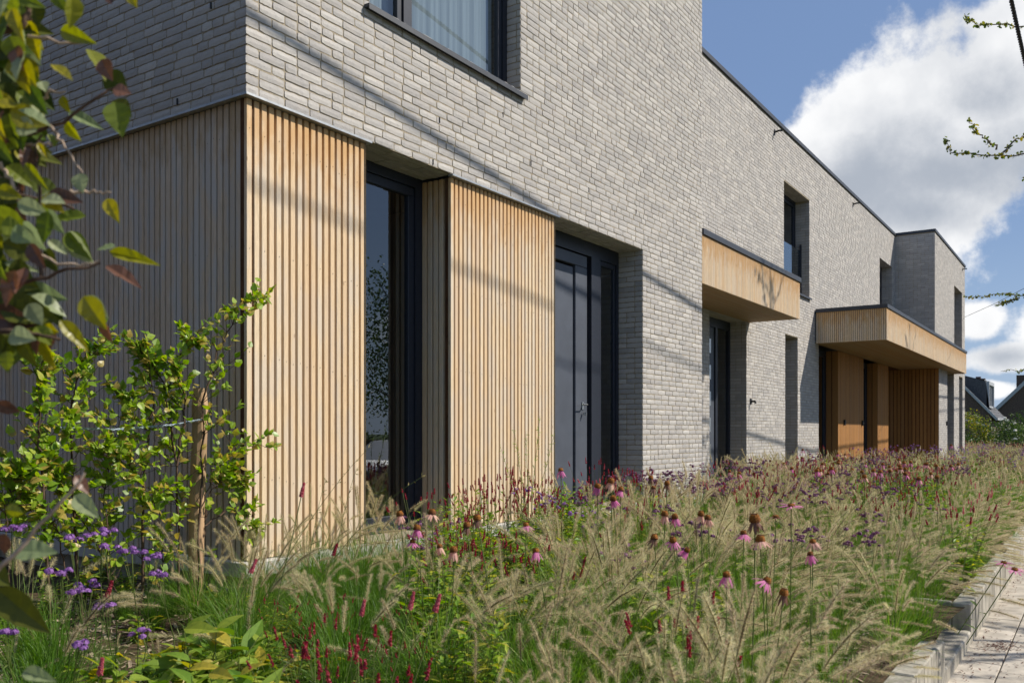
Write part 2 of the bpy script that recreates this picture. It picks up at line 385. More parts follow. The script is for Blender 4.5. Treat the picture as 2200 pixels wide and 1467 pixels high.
building = thing('modern_brick_house', 'long modern house of pale grey brick with larch slat cladding and dark window frames', 'house')
mort = MB()
Z1 = 6.93; CT = 2.94; PY = .91; V3Y = -.22
X, Y, Z = (1, 0, 0), (0, 1, 0), (0, 0, 1); mX, mY, mZ = (-1, 0, 0), (0, -1, 0), (0, 0, -1)
E_ = .010
# volume 1 front: openings given as (x0,x1,z0,z1)
H1 = [(0, 1.083, 0, CT), (1.083, 2.11, 0, CT), (2.11, 3.77, 0, CT), (3.77, 5.76, 0, CT), (1.12, 3.145, 3.93, 6.39)]
wall(mort, (0, 0, 0), X, Z, mY, 7.60, Z1-.0, H1, True, 0.0, ext=(E_, 0))
# volume 1 left face (u runs from the far end to the corner)
wall(mort, (0, 9.0, 0), mY, Z, mX, 9.0, Z1, [(0, 9.0, 0, CT)], True, R(-90), ext=(0, 0))
# volume 2
off = 7.60
H2 = [(10.23-off, 12.06-off, 0, 2.82), (14.33-off, 16.22-off, 3.77, 5.92), (14.42-off, 15.32-off, 0, 2.81), (23.65-off, 25.5-off, 3.77, 5.89),
      (16.99-off, 25.95-off, 0, 2.84)]
wall(mort, (off, PY, 0), X, Z, mY, 25.95-off, Z1, H2, False)
# volume 3
wall(mort, (25.95, PY, 0), mY, Z, mX, PY-V3Y, Z1, [(0, 2, 0, 2.84)], False, ext=(0, .01))
H3 = [(0, .85, 0, 2.84), (2.65, 4.25, 0, 2.81), (4.3, 6.35, 3.77, 5.88), (5.55, 6.5, 0, 2.80)]
wall(mort, (25.95, V3Y, 0), X, Z, mY, 33.1-25.95, Z1, H3, False)
# plain hidden faces closing the volumes
for P in (((7.6, 0, 0), (7.6, PY, 0), (7.6, PY, Z1), (7.6, 0, Z1)), ((33.1, V3Y, 0), (33.1, 9, 0), (33.1, 9, Z1), (33.1, V3Y, Z1)),
          ((0, 9, 0), (33.1, 9, 0), (33.1, 9, Z1), (0, 9, Z1))):
    mort.add(P, [(0, 1, 2, 3)])
# reveals: right jamb faces -x, soffit faces down, left jamb faces +x (plain)
def reveal(x0, x1, y, z0, z1, d, hi=False, jamb=True, soff=True):
    if jamb: wall(mort, (x1, y+d, z0), mY, Z, mX, d, z1-z0, (), hi, ext=(0, .0))
    mort.add([(x0, y, z0), (x0, y+d, z0), (x0, y+d, z1), (x0, y, z1)], [(0, 1, 2, 3)])
    if soff: wall(mort, (x0, y+d, z1), X, mY, mZ, x1-x0, d, (), hi)
    mort.add([(x0, y, z0), (x1, y, z0), (x1, y+d, z0), (x0, y+d, z0)], [(0, 1, 2, 3)])
reveal(1.083, 2.11, 0, 0, CT, .32, False, jamb=False)
reveal(3.77, 5.76, 0, 0, CT, .31, True)
reveal(1.12, 3.145, 0, 3.93, 6.39, .147, True)
reveal(10.23, 12.06, PY, 0, 2.82, .30); reveal(14.33, 16.22, PY, 3.77, 5.92, .30); reveal(14.42, 15.32, PY, 0, 2.81, .26)
reveal(23.65, 25.5, PY, 3.77, 5.89, .30); reveal(30.25, 32.3, V3Y, 3.77, 5.88, .3); reveal(28.6, 30.2, V3Y, 0, 2.81, .35); reveal(31.5, 32.45, V3Y, 0, 2.80, .26)
part('mortar_bed', mort, M['mortar'], building, kind='stuff')
# split: the 300 bricks that show largest become parts, the rest is one mesh
sc = []
for i, b in enumerate(bricks):
    c = b[0]+np.array(b[1])*b[4]/2
    a = c-CAM; D = a[0]*CF[0]+a[1]*CF[1]
    if D < .5 or not b[7] or b[8] is None: sc.append(0); continue
    uu, vv, D = proj(c)
    if not (150 < uu < 2195 and 2 < vv < 1100): sc.append(0); continue
    n = np.array(b[3]); cosv = max(0, -(n@a)/np.linalg.norm(a)); sc.append(b[4]*cosv/D**2)
order = np.argsort(-np.array(sc))[:300]; chosen = set(order.tolist())
for i in order:
    P, u, w, n, L, half, vi, hi, ang = bricks[i]
    link('brick', brick_mesh(half, vi), building, tuple(P), (0, 0, ang), (L, 1, 1))
rest = MB(); groups = {}
for i, b in enumerate(bricks):
    if i in chosen: continue
    groups.setdefault((int(b[7]), b[5], b[6]), []).append(b)
for (hi, half, vi), L in groups.items():
    V, Q, hh = BV[(hi, half)][vi]
    O = np.array([b[0] for b in L]); U = np.array([np.array(b[1])*b[4] for b in L]); Wv = np.array([b[2] for b in L], float); Nv = np.array([b[3] for b in L], float)
    VV = O[:, None]+V[None, :, 0:1]*U[:, None]+V[None, :, 1:2]*Wv[:, None]+V[None, :, 2:3]*Nv[:, None]
    k = len(V); QQ = (Q[None]+(np.arange(len(L))*k)[:, None, None]).reshape(-1, 4)
    tn = np.repeat(np.clip(BT[vi]+rng.normal(0, .10, len(L)), 0, 1), k)
    rest.add(VV.reshape(-1, 3), QQ, tone=tn)
part('bricks', rest, M['brick'], building, kind='stuff')
# open weep joints: narrow dark slots between bricks
wp = MB()
for u_, v_ in ((946, 258), (1142, 351), (1266, 408), (1368, 455), (932, 348), (1082, 247)):
    p = onY(u_, v_, -.013); wp.box(p[0]-.003, p[0]+.003, -.0105, -.003, p[2]-.022, p[2]+.022)
for u_, v_ in ((380, 218), (452, 12)):
    p = onX(u_, v_, -.013); wp.box(-.0145, -.004, p[1]-.005, p[1]+.005, p[2]-.02, p[2]+.02)
part('weep_joint', wp, M['black'], building, kind='stuff')
# roof slab, copings
rf = MB(); rf.box(.05, 33.0, 1.2, 8.9, Z1-.30, Z1-.02); part('roof', rf, M['tile'], building)
cp = MB()
cp.box(-.03, 7.63, -.03, .3, Z1, Z1+.07); cp.box(-.03, .3, .302, 9, Z1, Z1+.07)
cp.box(7.632, 25.947, PY-.035, PY+.3, Z1+.002, Z1+.075); cp.box(25.915, 26.2, V3Y-.035, PY+.25, Z1+.004, Z1+.08); cp.box(26.202, 33.13, V3Y-.035, V3Y+.3, Z1+.004, Z1+.08)
part('roof_coping', cp, M['cop'], building)
# interior shell
it = MB(); it.box(.32, 33, 5.2, 5.3, -.1, 6.8); it.box(.32, 7.5, .62, 5.2, 3.05, 3.3, mat=0); it.box(7.7, 33, 1.3, 5.2, 3.05, 3.3); it.box(3.2, 3.3, .5, 5.2, 0, 6.7); it.box(.32, .40, .4, 5.2, 0, 2.9)
it.box(9.4, 9.5, 1.3, 5.2, 0, 6.7); it.box(13.3, 13.4, 1.3, 5.2, 0, 6.7); it.box(16.6, 16.7, 1.3, 5.2, 0, 6.7)
part('inner_walls', it, M['inner'], building)
it = MB(); it.box(.3, 7.5, .40, 5.2, -.12, -.01); it.box(7.7, 33, 1.3, 5.2, -.12, -.01); part('inner_floor', it, M['floorw'], building)

# ------------------------------------------------------------ slat cladding
slat_cache = {}
def slat_mesh(h, wdt, mat, tv, dep=.026):
    key = (round(h, 3), wdt, mat.name, tv, dep)
    if key not in slat_cache:
        mb = MB(); mb.box(0, wdt, 0, dep, 0, h, tone=tv/7, b=.0022); slat_cache[key] = mb.mesh('slat', mat)
    return slat_cache[key]
def cladding(name, x, y, ang, length, z0, z1, pitch=.06, wdt=.043, mat='wood', first=0.0):
    """slats standing proud of a dark backing; runs from (x,y) along ang; outward = right of travel"""
    c = link(name, None, building, (x, y, 0), (0, 0, ang))
    bk = MB(); bk.box(.0, length, .028, .06, z0, z1-.003); part('backing', bk, M['woodback'], c)
    # secondary thin fillet between slats
    a = first; k = 0
    while a+wdt <= length+.012:
        wv = min(wdt, length-a+.001)
        tv = random.randrange(8)
        link('slat', slat_mesh(z1-z0-.004, round(wdt, 4), M[mat], tv), c, (a, random.uniform(-.0008, .0008), z0))
        a += pitch; k += 1
    return c
# front-left panel, its left side, right panel, right panel's return; the slat face is set back a little under the brick
c1 = cladding('wood_cladding', .010, .012, 0, 1.073, .0, CT-.02, .0607, .041)
c2 = cladding('wood_cladding', .012, 8.95, R(-90), 8.93, .0, CT-.02, .0605, .043, 'woodgrey', first=.0)
c3 = cladding('wood_cladding', 2.11, .012, 0, 1.66, .0, CT-.02, .0601, .040)
c4 = cladding('wood_cladding', 2.112, .318, R(-90), .272, .0, CT-.02, .0601, .0425)
c5 = MB(); c5.box(1.045, 1.083, .045, .32, 0, CT-.004); c5.box(3.735, 3.77, .045, .31, 0, CT-.004); part('return_board', c5, M['wood'], building)
# screws
sw = MB()
def disc(mb, c, n, r):
    n = np.array(n, float); a = np.cross(n, (0, 0, 1.0)); b = np.cross(n, a); th = np.arange(6)*math.pi/3
    V = [np.array(c)]+[np.array(c)+r*(math.cos(t)*a+math.sin(t)*b) for t in th]; mb.add(V, T=[(0, i+1, (i+1) % 6+1) for i in range(6)])
for zc in (.10, .52, 1.30, 1.98, 2.72):
    for i in range(18):
        if i % 2 == 0 or random.random() < .2: disc(sw, (.010+i*.0607+.022, .0095, zc-.006*i+random.uniform(-.02, .02)), (0, -1, 0), .0029)
    for i in range(27):
        if i % 2 == 1 or random.random() < .2: disc(sw, (2.11+i*.0601+.021, .0095, zc+.03-.004*i+random.uniform(-.02, .02)), (0, -1, 0), .0029)
    for i in range(60):
        if i % 2 == 0 or random.random() < .2: disc(sw, (.0095, 8.95-(147-i)*.0605-.022, zc+random.uniform(-.04, .04)), (-1, 0, 0), .0029)
part('screws', sw, M['black'], building, kind='stuff')
# zinc drip profiles above the cladding
def drip(x0, x1, y0, y1):
    mb = MB(); mb.box(x0, x1, y0, y1, CT-.022, CT-.004, b=.002); part('drip_profile', mb, M['zinc'], building)
drip(-.028, 1.12, -.030, .02); drip(-.030, .02, .022, 9); drip(2.085, 3.82, -.030, .02)
# plinth below the cladding
pl = MB(); pl.box(-.05, 5.9, -.055, .35, -.10, -.006, b=.004); pl.box(-.05, .3, .352, 9, -.10, -.006)
pl.box(5.902, 7.6, -.02, .3, -.30, -.003); part('plinth', pl, M['conc'], building)
pl = MB(); pl.box(0, 7.6, .0, .3, -.5, -.101); pl.box(0, .28, .302, 9, -.5, -.101); pl.box(7.62, 25.9, PY, PY+.3, -.6, -.003); pl.box(25.96, 33.1, V3Y, V3Y+.3, -.6, -.003)
part('foundation', pl, M['kerb'], building)

# ------------------------------------------------------------ windows and doors
def window(name, x0, x1, y, z0, z1, fr=.085, sash=.07, mull=(), panel=False, curtain=False, rail=None, label=None):
    w = link(name, None, building, (0, 0, 0))
    if label: w['label'] = label
    f = MB()
    for a, b, c, d in ((x0, x1, z1-fr, z1), (x0, x1, z0, z0+fr*.6), (x0, x0+fr, z0+fr*.6, z1-fr), (x1-fr, x1, z0+fr*.6, z1-fr)): f.box(a, b, y, y+.07, c, d)
    part('frame', f, M['anthr'], w)
    xs = [x0+fr]+[m for mm in mull for m in (mm-.03, mm+.03)]+[x1-fr]
    for mm in mull:
        q = MB(); q.box(mm-.03, mm+.03, y-.004, y+.06, z0+fr*.6, z1-fr); part('mullion', q, M['anthr'], w)
    for i in range(0, len(xs), 2):
        a, b = xs[i]+.002, xs[i+1]-.002; s = MB(); c0, c1_ = z0+fr*.6+.003, z1-fr-.003
        for p in ((a, b, c1_-sash, c1_), (a, b, c0, c0+sash), (a, a+sash, c0+sash, c1_-sash), (b-sash, b, c0+sash, c1_-sash)): s.box(p[0], p[1], y+.012, y+.062, p[2], p[3], b=.004)
        part('sash', s, M['anthr'], w)
        gl = MB()
        gl.add([(a+sash, y+.035, c0+sash), (b-sash, y+.035, c0+sash), (b-sash, y+.035, c1_-sash), (a+sash, y+.035, c1_-sash)], [(0, 1, 2, 3)])
        part('pane', gl, M['glass'], w)
    if curtain:
        c = MB(); n = 60; xs_ = np.linspace(x0+.1, x1-.12, n); yy = y+.11+.012*np.sin(xs_*70)+.006*np.sin(xs_*31)
        V = [(a, b, z0+.05) for a, b in zip(xs_, yy)]+[(a, b, z1-.05) for a, b in zip(xs_, yy)]
        c.add(V, [(i, i+1, n+i+1, n+i) for i in range(n-1)]); part('curtain', c, M['curtain'], w, smooth=True)
    return w
w1 = window('window', 1.083, 2.11, .32, 0.0, CT, .085, .075)
wu = window('window', 1.12, 3.145, .147, 3.93, 6.39, .07, .06, mull=(1.70,), curtain=True)
def sill(x0, x1, y, z, d=.05):
    mb = MB(); mb.box(x0-.055, x1+.055, y-d, y+.14, z-.032, z-.008); mb.box(x0-.055, x1+.055, y-d-.001, y-d+.006, z-.05, z-.03); part('window_sill', mb, M['cop'], building)
sill(1.12, 3.145, 0, 3.93); sill(14.33, 16.22, PY, 3.77); sill(30.25, 32.3, V3Y, 3.77)
window('window', 14.33, 16.22, PY+.30, 3.77, 5.92, .07, .06, mull=(15.3,)); window('window', 14.42, 15.32, PY+.26, 0, 2.81)
window('window', 23.65, 25.5, PY+.30, 3.77, 5.89); window('window', 30.25, 32.3, V3Y+.3, 3.77, 5.88); window('window', 28.6, 30.2, V3Y+.35, 0, 2.81)
window('window', 31.5, 32.45, V3Y+.26, 0, 2.80)
# french balcony glass
for (x0, x1, y) in ((14.36, 16.19, PY+.17), ):
    b = link('glass_balustrade', None, building); gl = MB(); gl.box(x0, x1, y+.02, y+.03, 3.80, 4.83); part('pane', gl, M['glass'], b)
    
    for xx in (x0, x1-.03): rr = MB(); rr.box(xx-.02, xx+.03, y-.012, y+.018, 3.79, 4.95); part('clamp_post', rr, M['anthr'], b)
# entrance door in the second recess
def xo(u, y): return onY(u, 700, y)[0]
y = .31; d = link('front_door', None, building); f = MB()
xa, xb = 3.77, 5.76
f.box(xa, xb, y, y+.08, CT-.16, CT); f.box(xa, xa+.07, y, y+.08, 0, CT-.16); f.box(xb-.06, xb, y, y+.08, 0, CT-.16)
mx0, mx1 = xo(1270, y), xo(1289, y); f.box(mx0, mx1, y-.006, y+.08, 0, CT-.162)
part('frame', f, M['anthr'], d)
x2 = xo(1264, y); x1 = xo(1239, y); f = MB()
f.box(xa+.074, x2, y+.015, y+.07, CT-.30, CT-.172, b=.006); f.box(x1, x2, y+.015, y+.07, .03, CT-.302, b=.006); f.box(xa+.074, xa+.16, y+.015, y+.07, .03, CT-.302)
part('door_leaf_frame', f, M['panel'], d)
f = MB(); f.box(xa+.162, x1-.022, y+.034, y+.06, .04, CT-.325, b=.006); part('door_panel', f, M['panel'], d)
gl = MB(); gl.add([(mx1+.05, y+.03, .08), (xb-.11, y+.03, .08), (xb-.11, y+.03, CT-.22), (mx1+.05, y+.03, CT-.22)], [(0, 1, 2, 3)]); part('side_light', gl, M['glass'], d)
f = MB()
for p in ((mx1+.002, mx1+.05, .03, CT-.165), (xb-.11, xb-.062, .03, CT-.165)): f.box(p[0], p[1], y+.012, y+.06, p[2], p[3], b=.004)
f.box(mx1+.05, xb-.11, y+.012, y+.06, CT-.22, CT-.165); f.box(mx1+.05, xb-.11, y+.012, y+.06, .03, .08); part('side_light_sash', f, M['anthr'], d)
hd = MB(); hx = (x1+x2)/2+.02; hz = onY(1268, 870, y)[2]
hd.tube([(hx, y+.014, hz), (hx, y-.05, hz)], .009, 8); hd.tube([(hx+.005, y-.05, hz), (hx-.10, y-.055, hz+.002)], .007, 8, cap=True); hd.box(hx-.017, hx+.017, y+.005, y+.014, hz-.05, hz+.03)
hd.tube([(hx, y+.0, hz-.10), (hx, y-.012, hz-.10)], .014, 10, cap=True); hd.box(hx-.004, hx+.004, y-.04, y-.012, hz-.12, hz-.085); part('door_handle', hd, M['metal'], d)
# second door under the first canopy
y = PY+.30; d = link('side_door', None, building); f = MB()
f.box(10.23, 12.06, y, y+.08, 2.66, 2.82); f.box(10.23, 10.31, y, y+.08, 0, 2.66); f.box(11.98, 12.06, y, y+.08, 0, 2.66); f.box(11.30, 11.40, y-.004, y+.08, 0, 2.658); part('frame', f, M['anthr'], d)
f = MB(); f.box(10.315, 11.295, y+.02, y+.07, .03, 2.655, b=.006); part('door_panel', f, M['panel'], d)
gl = MB()
for k in range(5): gl.box(10.95, 11.12, y+.012, y+.024, .35+.46*k, .60+.46*k)
part('door_light', gl, M['metal'], d)
gl = MB(); gl.add([(11.41, y+.03, .04), (11.97, y+.03, .04), (11.97, y+.03, 2.65), (11.41, y+.03, 2.65)], [(0, 1, 2, 3)]); part('side_light', gl, M['glass'], d)

# ------------------------------------------------------------ canopies
def canopy(x0, x1, y0, yb, z0, z1, side, label):
    c = link('canopy', None, building, label=label); s = MB(); p = .0445; w = .0275
    n = int((x1-x0-.002)/p)
    for i in range(n):
        a = x0+i*p+.004; tn = random.random(); s.box(a, a+w, y0, y0+.022, z0+.004, z1, tone=tn)
    part('fascia_slats', s, M['wood2'], c, kind='stuff')
    if side:
        n = int((yb-y0-.03)/p)
        for i in range(n):
            a = y0+.03+i*p*1.0; mb = slat_mesh(z1-z0-.004, .034, M['wood2'], random.randrange(8), .022)
            link('slat', mb, c, (x0, a+.034, z0+.004), (0, 0, R(-90)))
    b = MB(); b.box(x0+(.023 if side else 0), x1-.002, y0+.023, yb-.02, z0+.03, z1-.003); part('box_core', b, M['woodback'], c)
    # soffit boards run along the house
    yy = y0+.026; 
    while yy < yb+.02:
        e = min(yy+.088, yb+.02); q = MB(); q.box(x0+(.026 if side else .0), x1-.004, yy, e, z0+.008, z0+.028, tone=random.random(), b=.002); part('soffit_board', q, M['soffit'], c); yy += .094
    k = MB(); k.box(x0-(.02 if side else 0), x1+.02, y0-.022, yb-.02, z1+.002, z1+.085, b=.004); part('canopy_coping', k, M['cop'], c)
    return c
canopy(7.62, 12.25, 0.0, PY, 2.81, 3.465, False, 'larch slat canopy above the side door')
canopy(16.67, 30.2, -.61, PY+.0, 2.80, 3.49, True, 'large larch slat canopy over the entrance recess')
b = MB(); b.box(26.0, 30.1, -.5, V3Y-.002, 2.83, 3.4); part('canopy_infill', b, M['woodback'], building)
# entrance recess under the large canopy
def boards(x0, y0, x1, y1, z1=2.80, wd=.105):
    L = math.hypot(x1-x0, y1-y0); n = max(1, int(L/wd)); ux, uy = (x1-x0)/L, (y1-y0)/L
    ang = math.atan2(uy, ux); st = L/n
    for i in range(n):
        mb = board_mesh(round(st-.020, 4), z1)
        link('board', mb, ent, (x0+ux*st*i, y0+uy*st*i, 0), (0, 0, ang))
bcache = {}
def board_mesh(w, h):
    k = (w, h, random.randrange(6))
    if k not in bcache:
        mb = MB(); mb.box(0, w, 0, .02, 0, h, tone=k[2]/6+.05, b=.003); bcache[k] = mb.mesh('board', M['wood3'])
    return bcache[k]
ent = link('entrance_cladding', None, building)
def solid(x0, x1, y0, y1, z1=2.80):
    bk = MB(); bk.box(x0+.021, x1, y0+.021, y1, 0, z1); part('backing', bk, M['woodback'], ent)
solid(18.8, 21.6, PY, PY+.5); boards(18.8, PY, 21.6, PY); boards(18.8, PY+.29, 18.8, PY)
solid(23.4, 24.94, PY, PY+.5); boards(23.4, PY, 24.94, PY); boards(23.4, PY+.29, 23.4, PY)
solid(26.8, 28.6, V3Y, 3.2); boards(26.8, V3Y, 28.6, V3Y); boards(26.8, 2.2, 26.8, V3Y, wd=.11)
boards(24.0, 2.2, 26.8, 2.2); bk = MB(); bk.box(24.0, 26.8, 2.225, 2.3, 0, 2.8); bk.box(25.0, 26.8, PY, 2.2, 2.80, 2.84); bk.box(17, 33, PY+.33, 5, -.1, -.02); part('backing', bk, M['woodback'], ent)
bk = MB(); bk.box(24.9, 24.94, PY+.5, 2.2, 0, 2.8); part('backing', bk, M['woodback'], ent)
window('window', 16.99, 18.8, PY+.29, 0, 2.80); window('window', 21.6, 23.4, PY+.29, 0, 2.80)
for (x, y, z) in ((19.35, PY, 1.05), (21.35, PY, 1.05), (28.35, V3Y, 1.1)):
    k = MB(); k.box(x-.02, x+.02, y-.05, y-.001, z-.07, z+.07, b=.004); k.tube([(x, y-.045, z), (x+.1, y-.05, z)], .009, 6, cap=True); part('door_handle', k, M['black'], building)
# wall fittings
for (u_, v_, yy) in ((1663, 283, PY), (1832, 438, PY), (2067, 578, V3Y)):
    p = onY(u_, v_, yy); k = MB(); k.tube([(p[0], yy+.01, p[2]-.02), (p[0], yy-.10, p[2]+.0), (p[0]+.02, yy-.16, p[2]+.0)], .02, 8, cap=True); k.box(p[0]-.03, p[0]+.03, yy-.018, yy-.002, p[2]-.07, p[2]+.03); part('overflow_spout', k, M['black'], building)
p = onY(1612, 862, PY); k = MB(); k.box(p[0]-.04, p[0]+.04, PY-.02, PY-.002, p[2]-.05, p[2]+.05); k.tube([(p[0], PY-.02, p[2]), (p[0], PY-.09, p[2]), (p[0], PY-.10, p[2]-.04)], .02, 8, cap=True); part('outside_tap', k, M['black'], building)
# ------------------------------------------------------------ ground, pavement, bed
def gz(x, y):
    t = min(1, max(0, (-y-.2)/3.4)); k = min(1, max(0, (x-5)/20))
    return -.22-.21*t+.05*math.sin(x*1.3+y*2.1)*.5+.03*math.sin(x*3.1-y*1.7)*.5-.06*k
gd = MB(); gd.add([(-400, -400, -.80), (900, -400, -.80), (900, 400, -.80), (-400, 400, -.80)], [(0, 1, 2, 3)]); link('ground', gd.mesh('ground', M['grassg']), kind='structure')
rd = MB(); rd.add([(-300, -13, -.775), (500, -13, -.775), (500, -6.3, -.775), (-300, -6.3, -.775)], [(0, 1, 2, 3)]); link('road', rd.mesh('road', M['asph']), kind='structure')
bed = MB(); xs = np.arange(-7, 60, .2); ys = np.concatenate([np.arange(-3.66, .96, .14), np.arange(1.0, 9, .5)])
V = np.array([(x, y, gz(x, y)) for y in ys for x in xs]); nx = len(xs)
bed.add(V, [(j*nx+i, j*nx+i+1, (j+1)*nx+i+1, (j+1)*nx+i) for j in range(len(ys)-1) for i in range(nx-1)])
link('planting_bed_soil', bed.mesh('planting_bed_soil', M['soil'], True), kind='structure')
pv = link('pavement', None, kind='structure')
sb = MB(); sb.box(-20, 70, -6.15, -3.73, -.79, -.712); part('sand_bed', sb, M['sand'], pv)
pm = []
for k in range(8):
    q = MB(); q.box(0, .395, 0, .232, -.06, 0, tone=random.random(), b=.004); pm.append(q.mesh('paver', M['paver']))
farp = MB(); cnt = 0
yrow = [-3.928-.240*k for k in range(-0, 10)]
for r_, y0 in enumerate([-3.928]+[-3.928-.24*k for k in range(1, 9)]):
    for i in range(-10, 60):
        x0 = i*.40+(.2 if r_ % 2 else 0)
        uu, vv, D = proj((x0+.2, y0+.1, -.7)) if x0 > -2.5 else (9999, 0, 0)
        if 1900 < uu < 2320 and vv < 1560 and x0 < 16:
            link('paver', random.choice(pm), pv, (x0, y0, -.69+random.uniform(-.0015, .0015)), (random.uniform(-.002, .002), random.uniform(-.002, .002), 0)); cnt += 1
        else: farp.box(x0, x0+.395, y0, y0+.232, -.75, -.69, tone=random.random())
part('pavers', farp, M['paver'], pv, kind='stuff')
kb = MB(); kb.box(-20, 70, -6.30, -6.152, -.80, -.66, b=.01); link('road_kerb', kb.mesh('road_kerb', M['conc']), kind='structure')
# retaining edge of upright concrete blocks
rw = thing('retaining_wall', 'low pale concrete block edging between the flower bed and the pavement', 'retaining wall')
x = -4.2; k = 0
while x < 30:
    if 2.03 <= x < 3.3: x = 3.33
    L = .24 if x < 8 else .48
    if x < 2.03 and x+L > 2.0: L = 2.03-x
    q = MB(); dz = random.uniform(-.006, .006); q.box(0, L-.006, 0, .125, -.82, -.405+dz, tone=random.uniform(.25, .85), b=.008); part('concrete_block', q, M['kerb'], rw, loc=(x, -3.70+random.uniform(-.004, .004), 0)); x += L
sp = thing('garden_steps', 'concrete steps notched into the low edging beside the pavement', 'steps')
for i in range(3):
    q = MB(); q.box(2.04, 3.32, -3.70+.20*i, -3.44+.20*i+.3, -.80, -.69+.095*(i+1), tone=.6+.1*i, b=.01); part('step', q, M['kerb'], sp)
for xx in (2.035, 3.325):
    for i in range(5):
        q = MB(); a = xx-.06 if xx < 3 else xx; q.box(a+(.0 if xx < 3 else .002), a+.055, -3.57+.125*i, -3.45+.125*i, -.8, -.405, tone=random.uniform(.3, .8), b=.006); part('cheek_block', q, M['kerb'], sp)

# ------------------------------------------------------------ mulch
def rotM(ax, ay, az, s=1.0, t=(0, 0, 0)):
    m = Matrix.Translation(t) @ Matrix.Rotation(az, 4, 'Z') @ Matrix.Rotation(ay, 4, 'Y') @ Matrix.Rotation(ax, 4, 'X') @ Matrix.Scale(s, 4)
    return np.array(m)
mc = MB(); chipa = MB(); chipa.box(-.5, .5, -.16, .16, -.07, .07); chipa = chipa.arrays()
for i in range(15000):
    x = random.uniform(-3.0, 4.5); yy = random.uniform(-3.5, .9 if x < -.1 else -.08)
    a = np.array((x, yy, -.3))-CAM; D = a[0]*CF[0]+a[1]*CF[1]
    if D < 2.6: continue
    s = random.uniform(.016, .06)*random.choice((1, 1, .6)); m = rotM(random.uniform(-.5, .5), random.uniform(-.35, .35), random.uniform(0, 6.3), 1, (x, yy, gz(x, yy)+.006))
    m[:3, :3] = m[:3, :3] @ np.diag([s, s*random.uniform(.4, 1.1), s*.35]); mc.inst(chipa, m, random.uniform(-.5, .5))
link('wood_chip_mulch', mc.mesh('wood_chip_mulch', M['chip']), kind='stuff')

# ------------------------------------------------------------ plant generators
def strips(mb, base, dirh, L, lean, width, segs, tone, mat=0, droop=.35, curl=0.0, wprof=None):
    """many ribbons at once: base (n,3), dirh azimuth (n,), lean 0..1"""
    n = len(L); t = np.linspace(0, 1, segs+1)
    dx, dy = np.cos(dirh), np.sin(dirh)
    hor = (lean*L)[:, None]*t[None]**1.7; up = L[:, None]*(t[None]*np.sqrt(np.clip(1-(lean[:, None]*.75)**2, .1, 1))-droop*lean[:, None]*t[None]**3)
    az2 = dirh[:, None]+curl*t[None]
    P = np.stack([base[:, 0:1]+np.cos(az2)*hor, base[:, 1:2]+np.sin(az2)*hor, base[:, 2:3]+up], -1)
    wp = (1-t**2.2)*.9+.1 if wprof is None else wprof(t)
    tw = dirh+math.pi/2+rng.uniform(-.9, .9, n)
    wv = np.stack([np.cos(tw), np.sin(tw), np.zeros(n)], -1)[:, None]*(width[:, None]*wp[None])[..., None]*.5
    V = np.stack([P-wv, P+wv], 2).reshape(-1, 3); k = 2*(segs+1)
    q = np.array([(2*i, 2*i+1, 2*i+3, 2*i+2) for i in range(segs)])
    Q = (q[None]+(np.arange(n)*k)[:, None, None]).reshape(-1, 4)
    mb.add(V, Q, tone=np.repeat(tone, k), mat=mat); return P
def bristles(mb, P, n, ln, wd, tone, fwd=.55):
    """bottlebrush hairs round the polyline P (k,3)"""
    k = len(P); s = rng.uniform(0, k-1.001, n); i = s.astype(int); f = (s-i)[:, None]
    C = P[i]*(1-f)+P[i+1]*f; d = P[i+1]-P[i]; d /= np.linalg.norm(d, axis=1)[:, None]
    r = rng.normal(size=(n, 3)); r -= d*(r*d).sum(1)[:, None]; r /= np.linalg.norm(r, axis=1)[:, None]
    x = s/(k-1); prof = np.clip(np.minimum(1, .5+x*4)*np.minimum(1, (1-x)*4+.45), .25, 1)
    l = (ln*prof*rng.uniform(.6, 1.15, n))[:, None]
    dirv = r*math.sqrt(1-fwd**2)+d*fwd; side = np.cross(dirv, rng.normal(size=(n, 3))); side /= np.linalg.norm(side, axis=1)[:, None]
    b = C; w = wd*.5
    V = np.stack([b-side*w, b+side*w, b+dirv*l+side*w*.15], 1).reshape(-1, 3)
    mb.add(V, T=np.arange(3*n).reshape(-1, 3), tone=np.repeat(tone+rng.uniform(-.25, .25, n), 3), mat=0)
